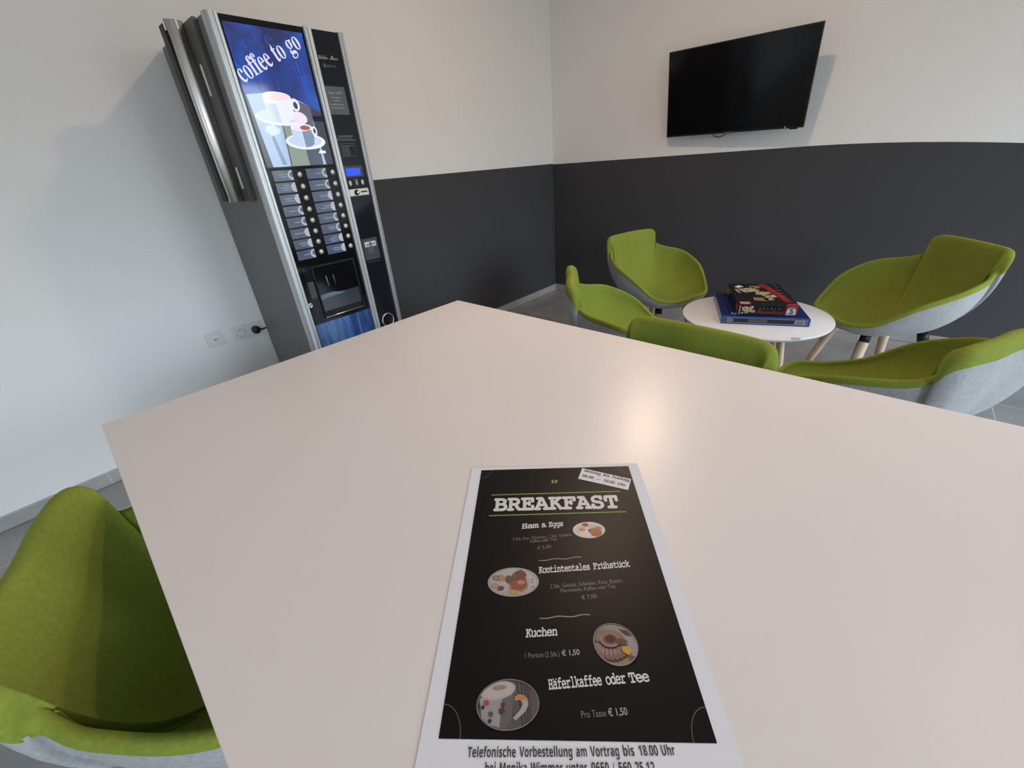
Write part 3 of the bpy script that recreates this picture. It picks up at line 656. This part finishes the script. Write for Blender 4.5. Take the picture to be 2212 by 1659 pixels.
line_of('€ 7,00', (179.5,-271), (199.5,-268.5), 5.8, MG, 'price_lettering')
line_of('1 Portion (2 Stk.)', (106,-343.2), (146,-340.8), 5.8, MG); line_of('Pro Tasse', (165,-401), (190.5,-399.2), 6.2, MG)
line_of('€ 1,50', (149,-340.5), (169.5,-339), 6.0, MP, 'price_lettering', 0.02); line_of('€ 1,50', (193,-399), (212.5,-397.6), 6.4, MP, 'price_lettering', 0.02)
bm = bmesh.new()
for (a, b_) in (((123.9,-210.3),(186.1,-205.7)), ((123.6,-295.7),(187.2,-291.7))):
    pts = []
    for k in range(41):
        t = k/40; pts.append(((a[0]+(b_[0]-a[0])*t)*U, (a[1]+(b_[1]-a[1])*t+0.9*math.sin(t*4*PI+PI)+0.3)*U))
    bm = bmesh.new(); strip(bm, G, pts, 0.0014, H); mesh_obj('wavy_rule', bm, mat('menu_rule_grey', (0.26,0.25,0.24), 0.5), pn)
for args in ((0.0190,-0.4200,0.022,0.030,0,16,0,PI/2), (0.2930,-0.4200,0.022,0.030,0,16,PI/2,PI), (0.0190,-0.0078,0.020,0.024,0,16,-PI/2,0), (0.2930,-0.0078,0.020,0.024,0,16,PI,1.5*PI)):
    bm = bmesh.new(); strip(bm, G, ell(*args), 0.0008, H); mesh_obj('corner_arc', bm, mat('menu_arc_grey', (0.11,0.11,0.11), 0.5), pn)
# white opening hours strip, stuck on askew
bm = bmesh.new(); poly(bm, G, mm([(208.1,-10.4),(290.2,-43.6),(279.6,-71.0),(197.5,-39.0)]), 0.0007); hs = mesh_obj('hours_strip', bm, mat('strip_white', (0.70,0.69,0.72), 0.6), menu)
bm = bmesh.new(); H = 0.0010
T(bm, 'Montag', 'sansb', (211,-20.5), (238,-31.4), 6.6); T(bm, 'bis', 'sansb', (243,-33.4), (253,-37.4), 6.6); T(bm, 'Freitag', 'sansb', (258,-39.5), (285,-50.4), 6.6)
T(bm, '08.00', 'sansb', (205,-33.5), (224,-41.2), 6.6); T(bm, '-', 'sansb', (230,-43.6), (235,-45.6), 6.6); T(bm, '10.00', 'sansb', (241,-48), (259,-55.3), 6.6); T(bm, 'Uhr', 'sansb', (264,-57.3), (277,-62.6), 6.6)
mesh_obj('hours_lettering', bm, mat('dark_ink', (0.03,0.025,0.03), 0.5), hs); H = 0.0005
# small round food pictures
def fm(n, c, r=0.5): return mat('food_'+n, c, r)
def dish(c, ru, rv, rot, things, rim=None):
    b = bmesh.new(); mats = []
    def mi(n, col):
        m_ = fm(n, col)
        if m_ not in mats: mats.append(m_)
        return mats.index(m_)
    hh = 0.0004
    poly(b, G, ell(c[0]*U, c[1]*U, ru*U, rv*U, rot), hh, mi(*things[0]))
    for (n, col, pts) in things[1:]:
        hh += 0.00005
        ins = []
        for (x, y) in pts:        # keep every shape inside the round picture
            dx, dy = x-c[0], y-c[1]; co, si = math.cos(-rot), math.sin(-rot); ex_, ey_ = dx*co-dy*si, dx*si+dy*co
            q = math.hypot(ex_/ru, ey_/rv)
            if q > 0.97: ex_, ey_ = ex_*0.97/q, ey_*0.97/q
            co, si = math.cos(rot), math.sin(rot); ins.append(((c[0]+ex_*co-ey_*si)*U, (c[1]+ex_*si+ey_*co)*U))
        try: poly(b, G, ins, hh, mi(n, col))
        except ValueError: pass
    if rim: strip(b, G, ell(c[0]*U, c[1]*U, ru*U, rv*U, rot)+[ell(c[0]*U, c[1]*U, ru*U, rv*U, rot)[0]], 0.0009, hh+0.0001, mi(*rim))
    return mesh_obj('food_picture', b, parent=pn, mats=mats)
def e(cx, cy, ru, rv, rot=0, n=24): return ell(cx, cy, ru, rv, rot, n)
def blob(cx, cy, r, seed, n=16, sq=1.0):
    rn = random.Random(seed); return [(cx+r*(0.75+0.5*rn.random())*math.cos(2*PI*k/n), cy+sq*r*(0.75+0.5*rn.random())*math.sin(2*PI*k/n)) for k in range(n)]
dish((202.5,-155.6), 24.8, 16.0, 0.02, [('plate', (0.60,0.55,0.54)), ('plate_in', (0.52,0.47,0.45), e(202,-156,20,12)), ('egg_white', (0.66,0.58,0.52), blob(197,-160,10,1)), ('egg_yolk', (0.55,0.26,0.10), e(192,-155,5,3.6)),
     ('tomato', (0.42,0.07,0.03), e(198,-145.5,5,3.6)), ('ham', (0.38,0.14,0.06), blob(212,-159,10,3,16,0.7)), ('bacon', (0.34,0.11,0.06), blob(213,-164,8,4,14,0.6)), ('ham2', (0.44,0.17,0.09), blob(217,-153,5,5,12,0.6)), ('olive', (0.05,0.02,0.015), e(203,-156,1.6,1.4))])
dish((88.3,-243.6), 35.4, 22.4, 0.0, [('plate2', (0.34,0.31,0.30)), ('plate2_in', (0.40,0.37,0.36), e(88,-243,31,19)), ('toast', (0.36,0.17,0.07), blob(96,-252,13,7,16,0.6)), ('ham3', (0.24,0.07,0.04), blob(95,-243,14,8)), ('meat', (0.15,0.045,0.03), blob(98,-234,9,9)), ('salad', (0.08,0.08,0.03), blob(83,-240,6,10)),
     ('bacon2', (0.42,0.19,0.10), blob(99,-245,6,12,12,0.6)), ('cheese', (0.42,0.25,0.07), blob(89,-259,8,13,14,0.45)), ('bun', (0.40,0.20,0.07), e(71,-238,6,5)), ('jam', (0.13,0.10,0.12), e(64,-238,4.5,4)), ('jam_in', (0.32,0.26,0.25), e(64,-238,2.6,2.2)),
     ('roll', (0.36,0.24,0.14), e(63,-250,5,4)), ('berry', (0.16,0.04,0.03), blob(72,-254,5,14,12,0.7)), ('butter', (0.52,0.46,0.38), e(112,-238,3,2)), ('butter', (0.52,0.46,0.38), e(113,-249,2.6,1.8)), ('cream', (0.44,0.38,0.34), e(118,-245,2.5,8))])
cake = [('cloth', (0.30,0.25,0.24)), ('cloth_dark', (0.06,0.03,0.025), [(218,-309),(229,-311),(235,-318),(226,-317)]), ('plate_olive', (0.24,0.19,0.08), e(214,-344,21,8,-0.1)), ('cake_dark', (0.085,0.035,0.025), e(207.5,-333,18.5,14.5)), ('cake', (0.15,0.07,0.048), e(206.5,-326.5,18.5,13.5))]
for k in range(11):
    t = PI*0.98+k*PI*1.02/10; cx_, cy_ = 206.8+15.2*math.cos(t), -327.5+9.6*math.sin(t)
    cake.append(('cake_lobe', (0.19,0.10,0.075), e(cx_, cy_-2.0, 3.3, 6.4, 0.35*math.cos(t)))); cake.append(('cake_lobe_light', (0.27,0.17,0.145), e(cx_-0.6, cy_+0.6, 1.7, 4.0, 0.35*math.cos(t))))
for k in range(9):
    t = 0.15+k*PI*0.95/8; cake.append(('cake_lobe_top', (0.22,0.125,0.10), e(206.8+14*math.cos(t), -322+8.2*math.sin(t), 3.4, 3.0)))
cake += [('cake_ring', (0.25,0.155,0.13), e(206.8,-323,12.0,8.6)), ('cake_ring_in', (0.14,0.065,0.045), e(207,-322.4,8.4,6.0)), ('hole', (0.03,0.011,0.009), e(207.2,-322.2,6.2,4.3)),
         ('cut', (0.11,0.04,0.03), blob(219.5,-325,6.0,22,12,0.75)), ('cut_shade', (0.06,0.022,0.018), blob(222,-330,4.0,23,10,0.7)), ('slice', (0.52,0.27,0.03), [(218.5,-331),(226,-330),(230,-336),(225,-340.5),(219,-336.5)]), ('crumb', (0.13,0.05,0.03), blob(228.5,-343,4.5,25,10,0.4))]
dish((212.2,-327.4), 25.4, 23.4, -0.35, cake, rim=('rim_grey', (0.26,0.22,0.21)))
planks = [('plank_gap', (0.012,0.010,0.010), [(x, -366), (x+1.4, -366), (x+11, -412), (x+9.4, -412)]) for x in (97, 102.5, 108, 113, 118)]
dish((88.0,-389.3), 33.2, 23.4, 0.05, [('planks', (0.085,0.075,0.072))] + planks + [('mug', (0.30,0.28,0.275), [(55,-384),(94,-380),(92,-405),(86,-412),(66,-412),(58,-404)]), ('mug_shade', (0.12,0.10,0.105), [(82,-384),(94,-380),(92,-405),(86,-412),(80,-412)]),
     ('foam_rim', (0.42,0.36,0.34), e(76,-376.5,20,9,0.16)), ('foam', (0.46,0.39,0.36), e(76,-375.5,18,7.6,0.16)), ('foam_swirl', (0.30,0.20,0.15), e(78,-374,8,2.6,0.1)),
     ('handle', (0.38,0.34,0.33), [(94,-402),(97,-404),(107,-396),(110,-390),(109,-384),(104,-381),(96,-382),(95,-386),(102,-386),(104,-389),(101,-395)]), ('handle_orange', (0.45,0.19,0.06), [(95,-383),(99,-380),(106,-381),(109,-386),(105,-385.5),(97,-386)]),
     ('dot_red', (0.36,0.055,0.025), e(65,-389,3,2.6)), ('dot_black', (0.02,0.02,0.02), e(61.5,-393,1.8,2)), ('dot_black', (0.02,0.02,0.02), e(57.5,-392,1.2,2)), ('dot_green', (0.07,0.085,0.045), e(70.5,-399,2.6,2.4)), ('dot_plum', (0.09,0.025,0.03), e(82,-396,3.4,3)), ('dot_plum', (0.09,0.025,0.03), e(83,-390,2.4,2)), ('dot_black', (0.02,0.02,0.02), e(70,-405,2,1.8))],
     rim=('rim_grey2', (0.24,0.20,0.19)))
# lines of print in the lower margin
bm = bmesh.new(); H = 0.0004
T(bm, 'Telefonische', 'sansb', (50.5,-434.4), (98,-433.5), 8.0); T(bm, 'Vorbestellung', 'sansb', (101.5,-433.4), (153,-432.4), 8.0); T(bm, 'am', 'sansb', (156.8,-432.3), (167,-432), 8.0); T(bm, 'Vortrag', 'sansb', (170.5,-432), (198,-431.2), 8.0)
T(bm, 'bis', 'sansb', (202,-431.1), (212.5,-430.8), 8.0); T(bm, '18.00', 'sansb', (217,-430.7), (235,-430.2), 8.0); T(bm, 'Uhr', 'sansb', (238.5,-430.1), (251,-429.8), 8.0)
T(bm, 'bei', 'sansb', (69,-446.2), (79,-446), 8.0); T(bm, 'Monika', 'sansb', (83,-446), (109,-445.4), 8.0); T(bm, 'Wimmer', 'sansb', (112.5,-445.4), (143,-444.8), 8.0); T(bm, 'unter', 'sansb', (146.5,-444.8), (166,-444.3), 8.0)
T(bm, '0650', 'sansb', (170,-444.3), (186.5,-444), 8.0); T(bm, '/', 'sansb', (189.5,-444), (192,-443.9), 8.0); T(bm, '560', 'sansb', (195.5,-443.8), (207.5,-443.5), 8.0); T(bm, '25', 'sansb', (211,-443.4), (218.5,-443.2), 8.0); T(bm, '12', 'sansb', (221.5,-443.2), (229,-443), 8.0)
mesh_obj('footer_lettering', bm, mat('footer_ink', (0.05,0.035,0.04), 0.5), menu)

# ------------------------------------------------------------------ chairs
GREEN = mat('lime_green_felt', (0.20,0.237,0.036), 0.95, spec=0.1, noise=0.13, nscale=130, bump=0.25, sheen=0.15)
GREY = mat('light_grey_felt', (0.34,0.34,0.34), 0.95, spec=0.1, noise=0.14, nscale=110, bump=0.25, sheen=0.2)
SEAM = mat('seam_dark_green', (0.16,0.215,0.02), 0.95, spec=0.1)
OAK = wood_mat('pale_oak', (0.50,0.36,0.24), (0.60,0.45,0.31))
HALF = [(-0.280,0,0.806), (-0.287,0.100,0.803), (-0.281,0.190,0.799), (-0.262,0.224,0.782), (-0.244,0.229,0.742), (-0.232,0.219,0.708), (-0.188,0.258,0.684), (-0.066,0.322,0.656), (0.080,0.312,0.590), (0.193,0.249,0.495), (0.268,0.148,0.468), (0.308,0,0.483)]
def rim_curve(n=160):
    full = [Vector(p) for p in HALF] + [Vector((p[0], -p[1], p[2])) for p in HALF[-2:0:-1]]
    N = len(full); den = []
    for i in range(N):
        a, b, c, d = full[i-1], full[i], full[(i+1)%N], full[(i+2)%N]
        for k in range(24):
            t = k/24; den.append((0.5*((2*b)+(-a+c)*t+(2*a-5*b+4*c-d)*t*t+(-a+3*b-3*c+d)*t*t*t), i+t))
    L_ = [0]
    for i in range(len(den)): L_.append(L_[-1]+(den[(i+1)%len(den)][0]-den[i][0]).length)
    out = []; j = 0
    for k in range(n):
        s = L_[-1]*k/n
        while L_[j+1] < s: j += 1
        t = (s-L_[j])/(L_[j+1]-L_[j]+1e-9); p0, i0 = den[j]; p1, i1 = den[(j+1)%len(den)]
        if i1 < i0: i1 += N
        out.append((p0.lerp(p1, t), i0+(i1-i0)*t))
    return out, N
def smooth01(x): x = max(0, min(1, x)); return x*x*(3-2*x)
def chair_parts():
    rc, N = rim_curve(); n = len(rc); P = [p for p, _ in rc]; C = Vector((0.02, 0, 0.425))
    # outward direction in plan, smoothed
    out = []
    for i in range(n):
        acc = Vector((0,0,0))
        for w in range(-6, 7):
            d = P[(i+w+2)%n]-P[(i+w-2)%n]; acc += Vector((d.y, -d.x, 0)) if True else 0
        o = acc.normalized()
        if o.dot(Vector((P[i].x, P[i].y, 0))) < 0: o = -o
        out.append(o)
    tabw = [smooth01((P[i].z-0.70)/0.06) if P[i].x < -0.2 else 0.0 for i in range(n)]
    green = []; grey = []
    for i in range(n):
        p, o, w = P[i], out[i], tabw[i]; th = 0.019+0.019*w; dn = 0.020+0.024*w
        zc = Vector((0,0,1))
        base = p - zc*dn                        # seam between felt colours on the outside
        prof = [base, base + zc*dn*0.5 + o*0.002]
        for k in range(6):
            a = PI*k/5; prof.append(p - o*(th/2) + o*(th/2)*math.cos(a) + zc*(th*0.42*math.sin(a) - th*0.30))
        i0 = prof[-1]
        # inner bowl
        fl = Vector((C.x+(i0.x-C.x)*0.60, i0.y*0.60, 0.418))
        q1 = Vector((C.x+(i0.x-C.x)*(1.0-0.12*w), i0.y*(1.0-0.05*w), 0.42*i0.z+0.58*0.42))
        q2 = Vector((C.x+(i0.x-C.x)*0.74, i0.y*0.74, 0.412))
        c0 = Vector((C.x, 0, 0.424))
        for k in range(1, 17):
            t = k/16; prof.append(i0*(1-t)**3 + q1*3*t*(1-t)**2 + q2*3*t*t*(1-t) + c0*t**3)
        green.append(prof)
        g0 = base + zc*0.004 - o*0.003
        q1 = Vector((g0.x*1.01, g0.y*1.02, 0.44*g0.z+0.56*0.385)); q2 = Vector((g0.x*0.70, g0.y*0.68, 0.372)); c1 = Vector((0.01, 0, 0.376))
        gp = []
        for k in range(15):
            t = k/14; gp.append(g0*(1-t)**3 + q1*3*t*(1-t)**2 + q2*3*t*t*(1-t) + c1*t**3)
        grey.append(gp)
    def loft(rows):
        b = bmesh.new(); m_ = len(rows[0]); V = [[b.verts.new(q) for q in r[:-1]] for r in rows]; cen = b.verts.new(rows[0][-1])
        for i in range(n):
            a, c = V[i], V[(i+1)%n]
            for k in range(m_-2):
                f = b.faces.new([a[k], c[k], c[k+1], a[k+1]]); f.smooth = True
            f = b.faces.new([a[-1], c[-1], cen]); f.smooth = True
        bmesh.ops.recalc_face_normals(b, faces=b.faces[:])
        return b
    seams = []
    for s in (1, -1):
        best = min(range(n), key=lambda i: (P[i]-Vector((-0.236, 0.219*s, 0.690))).length)
        seams.append([green[best][k]+Vector((0.0012, -0.0012*s, 0.0006)) for k in range(6, 17)])
    return loft(green), loft(grey), seams
def make_chair(label):
    t = thing('tub_chair', label, 'chair', (0,0,0), 0, 'green tub chairs')
    g, s, seams = chair_parts()
    mesh_obj('upholstery', g, GREEN, t); mesh_obj('outer_shell', s, GREY, t)
    for q in seams:
        bm = bmesh.new(); tube(bm, q, 0.0016, 6); mesh_obj('seam', bm, SEAM, t)
    for sx in (1, -1):
        for sy in (1, -1):
            a = Vector((0.005+0.125*sx, 0.125*sy, 0.388)); b = Vector((0.005+0.205*sx, 0.205*sy, 0.0)); d = (b-a)
            bm = bmesh.new(); tube(bm, [a+d*0.09, a+d*0.12, a+d*0.6, b], [0.0235,0.0245,0.020,0.0145], 20); l = mesh_obj('leg', bm, OAK, t)
            bm = bmesh.new(); tube(bm, [a-d*0.02, a+d*0.09], [0.0215,0.0225], 20); mesh_obj('leg_cap', bm, BLACKM, l)
    return t
def copy_tree(o, parent=None):
    c = o.copy(); COL.objects.link(c)
    if parent: c.parent = parent
    for ch in list(o.children): copy_tree(ch, c)
    return c
CH = [(1.569,-1.038,-17.8,'green tub chair in the far corner under the television, beside the coffee table'),
      (1.796,-1.960,33.5,'green tub chair nearest the vending machine, seen side-on behind the table edge'),
      (2.749,-0.950,212.3,'green tub chair right of the coffee table showing its pale grey underside'),
      (2.750,-2.018,149.0,'green tub chair with grey outer back towards us, at the right picture edge'),
      (2.263,-2.765,-95.3,'green tub chair tucked under the far table edge, only its rounded backrest showing'),
      (1.864,-3.670,71.5,'dark shaded green tub chair pushed under the left edge of the white table')]
first = make_chair(CH[0][3])
for i, (x, y, a, lab) in enumerate(CH):
    c = first if i == 0 else copy_tree(first)
    c.location = (x, y, 0); c.rotation_euler = (0, 0, math.radians(a)); c['label'] = lab

# ------------------------------------------------------------------ coffee table and game boxes
ct = thing('coffee_table', 'small round white coffee table carrying two game boxes', 'table', (2.229, -1.363, 0), math.radians(20))
CZ = 0.49; CR = 0.349
bm = bmesh.new(); lathe(bm, [(0,CZ-0.018),(CR-0.012,CZ-0.018),(CR-0.003,CZ-0.012),(CR,CZ-0.004),(CR-0.001,CZ-0.001),(CR-0.003,CZ),(0,CZ)], 96); bmesh.ops.recalc_face_normals(bm, faces=bm.faces[:])
tt = mesh_obj('tabletop', bm, mat('white_lacquer', (0.78,0.77,0.78), 0.3), ct)
for k in range(4):
    a = 2*PI*k/4+math.radians(40); c, s = math.cos(a), math.sin(a)
    bm = bmesh.new(); tube(bm, [(0.17*c,0.17*s,CZ-0.018),(0.205*c,0.205*s,0.28),(0.27*c,0.27*s,0)], [0.019,0.018,0.012], 16); mesh_obj('leg', bm, OAK, ct)
bm = bmesh.new(); fr = Frame((0.1295*1.0,-0.319,CZ), (1,0,0), (0,1,0))
strip(bm, fr, ell(0,0,0.018,0.011,0.2,20)+[ell(0,0,0.018,0.011,0.2,20)[0]], 0.003, 0.0004); rectp(bm, fr, -0.012, 0.012, -0.002, 0.002, 0.0004)
mesh_obj('printed_mark', bm, mat('mark_grey', (0.10,0.10,0.12), 0.5), tt)
# blue box
BA = math.radians(21.5)
bb = thing('game_box', 'large flat blue game box lying on the round coffee table', 'game box', (2.127,-1.578,CZ+0.0006), BA, 'game boxes on the coffee table'); bb.scale = (0.952,)*3
BW, BD, BH = 0.403, 0.44, 0.040
BLUE = mat('box_blue', (0.018,0.055,0.26), 0.22); NAVY = mat('box_navy', (0.012,0.022,0.115), 0.12)
bm = bmesh.new(); box(bm, 0, BW, 0, BD, 0, BH-0.0005, 0.0012, 1); mesh_obj('carton', bm, BLUE, bb)
bm = bmesh.new(); ft = Frame((0,0,BH-0.0005), (1,0,0), (0,1,0)); rectp(bm, ft, 0.003, BW-0.003, 0.020, BD-0.003, 0.0004)
mesh_obj('lid_print', bm, NAVY, bb)
bm = bmesh.new(); rectp(bm, ft, 0.050, 0.078, 0.040, 0.062, 0.0008); rectp(bm, ft, 0.058, 0.070, 0.045, 0.057, 0.0011, 1); mesh_obj('lid_mark', bm, parent=bb, mats=[mat('mark_pale', (0.45,0.47,0.52), 0.4), NAVY])
fs = Frame((0,-0.0003,0), (1,0,0), (0,0,1))
SIL = mat('box_silver_line', (0.30,0.36,0.45), 0.4); DKB = mat('box_band_black', (0.010,0.012,0.020), 0.2); GB = mat('box_band_grey', (0.085,0.075,0.075), 0.3)
bm = bmesh.new(); rectp(bm, fs, 0.012, BW-0.012, 0.007, BH-0.005, 0.0003); rectp(bm, fs, 0.0145, BW-0.0145, 0.0095, BH-0.0075, 0.0006, 1)
rectp(bm, fs, 0.125, 0.215, 0.013, 0.029, 0.0009, 2); poly(bm, fs, ell(0.040,0.021,0.017,0.0095,0,24), 0.0009, 0); poly(bm, fs, ell(0.040,0.021,0.013,0.0065,0,24), 0.0012, 3)
rectp(bm, fs, BW-0.068, BW-0.020, 0.012, 0.030, 0.0009, 4); rectp(bm, fs, BW-0.062, BW-0.026, 0.017, 0.024, 0.0012, 2); rectp(bm, fs, 0.016, BW-0.016, 0.0095, 0.012, 0.0012, 2)
mesh_obj('side_print', bm, parent=bb, mats=[SIL, DKB, GB, mat('box_badge_olive', (0.16,0.15,0.10), 0.4), mat('box_label_pale', (0.34,0.36,0.36), 0.4)])
# black and red box
kb_ = thing('game_box', 'black and red dice game box lying on top of the larger blue box', 'game box', (2.1865,-1.5318,CZ+BH*0.952+0.0025), math.radians(24.0), 'game boxes on the coffee table'); kb_.scale = (0.952,)*3
KW, KD, KH = 0.273, 0.41, 0.055
BLK = mat('box_black', (0.008,0.007,0.008), 0.2)
bm = bmesh.new(); box(bm, 0, KW, 0, KD, 0, KH, 0.0012, 1); mesh_obj('carton', bm, BLK, kb_)
kt = Frame((0,0,KH), (1,0,0), (0,1,0)); kf = Frame((0,0,0), (1,0,0), (0,0,1))
RED = mat('box_red', (0.36,0.012,0.014), 0.3); WHT = mat('box_white', (0.62,0.62,0.64), 0.4); DICE = mat('box_dice_cream', (0.46,0.38,0.20), 0.4); DICE2 = mat('box_dice_tan', (0.30,0.19,0.075), 0.4); PIP = mat('box_pip_brown', (0.07,0.035,0.02), 0.4); NB = mat('box_navy_s', (0.02,0.06,0.15), 0.4); PK = mat('box_grey_pink', (0.30,0.26,0.26), 0.4); CRM = mat('box_crimson', (0.20,0.008,0.012), 0.3)
KM = [RED, WHT, DICE, DICE2, PIP, NB, PK, CRM]
bm = bmesh.new()
def die(u, v, s, rot, m1=2, m2=3):
    c, si = math.cos(rot), math.sin(rot); R = lambda x, y: (u+x*c-y*si, v+x*si+y*c)
    poly(bm, kt, [R(-s,-s),R(s,-s),R(s,s),R(-s,s)], 0.0003, m1); poly(bm, kt, [R(s,-s),R(s*1.5,-s*0.6),R(s*1.5,s*1.3),R(s,s)], 0.0003, m2)
    for (px, py) in ((-.5,-.5),(.5,.5),(0,0),(-.5,.5)): q = R(px*s, py*s); poly(bm, kt, ell(q[0], q[1], s*0.16, s*0.16, 0, 10), 0.0006, 4)
die(0.088, 0.275, 0.038, 0.35); die(0.150, 0.215, 0.032, -0.2); die(0.178, 0.165, 0.030, 0.5, 2, 3); die(0.115, 0.105, 0.028, -0.1, 3, 2); die(0.135, 0.340, 0.024, 0.1, 3, 4); die(0.155, 0.105, 0.020, 0.3, 2, 3)
poly(bm, kt, [(0.165,0.385),(0.205,0.39),(0.262,0.06),(0.225,0.05)], 0.0004, 7); poly(bm, kt, ell(0.183,0.375,0.022,0.022,0,16), 0.0005, 0); poly(bm, kt, [(0.190,0.33),(0.215,0.33),(0.250,0.08),(0.230,0.09)], 0.0006, 0)
for k in range(6): rectp(bm, kt, 0.232, 0.256, 0.375-0.052*k-0.0025, 0.375-0.052*k+0.0025, 0.0008, 6) if k < 5 else None
poly(bm, kt, [(0.030,0.345),(0.060,0.380),(0.080,0.345),(0.045,0.315)], 0.0004, 1); poly(bm, kt, [(0.022,0.290),(0.036,0.300),(0.048,0.210),(0.030,0.230)], 0.0004, 6)
rectp(bm, kt, 0.006, 0.060, 0.008, 0.060, 0.0004, 0); poly(bm, kt, ell(0.033,0.034,0.022,0.016,0.1,20), 0.0007, 1); rectp(bm, kt, 0.020, 0.046, 0.028, 0.040, 0.0010, 0)
rectp(bm, kt, 0.222, 0.2725, 0.001, 0.030, 0.0009, 0)
mesh_obj('lid_print', bm, parent=kb_, mats=KM)
bm = bmesh.new()
rectp(bm, kf, 0.216, 0.268, 0.002, KH-0.001, 0.0004, 0); poly(bm, kf, [(0.222,0.005),(0.262,0.005),(0.262,0.026)] + ell(0.242,0.026,0.020,0.018,0,14,0,PI), 0.0008, 1)
text(bm, kf, 'S', 'sansb', (0.2335,0.014), (0.2515,0.014), 0.026, 0.0012, offset=0.02, mi=5); rectp(bm, kf, 0.226, 0.258, 0.0075, 0.0105, 0.0012, 5)
for i, ch in enumerate('SPIELE'): text(bm, kf, ch, 'sans', (0.098+0.0175*i,0.034), (0.0985+0.0175*i+(0.003 if ch != 'I' else 0.001),0.034), 0.0065, 0.0006, mi=1)
text(bm, kf, 'Sammlung', 'script', (0.086,0.011), (0.208,0.011), 0.020, 0.0006, mi=0)
for (u, v, s, r) in ((0.030,0.036,0.013,0.2),(0.050,0.030,0.012,-0.3),(0.060,0.042,0.009,0.4),(0.040,0.020,0.010,0.6),(0.070,0.022,0.008,0.1),(0.020,0.012,0.005,0.3)):
    c, si = math.cos(r), math.sin(r); poly(bm, kf, [(u+x*c-y*si, v+x*si+y*c) for x, y in ((-s,-s*.8),(s,-s*.8),(s,s*.8),(-s,s*.8))], 0.0005+0.0001*s*100, 2)
    poly(bm, kf, ell(u, v, s*0.3, s*0.25, 0, 10), 0.0026, 4)
rectp(bm, kf, 0.003, 0.009, 0.004, KH-0.003, 0.0004, 6)
mesh_obj('side_print', bm, parent=kb_, mats=KM)
bm = bmesh.new(); kl = Frame((0,KD,0), (0,-1,0), (0,0,1)); rectp(bm, kl, KD-0.07, KD-0.012, 0.006, KH-0.006, 0.0004, 1); rectp(bm, kl, 0.03, 0.10, 0.012, KH-0.012, 0.0004, 0); mesh_obj('end_print', bm, parent=kb_, mats=[mat('box_olive', (0.14,0.11,0.05), 0.4), RED])
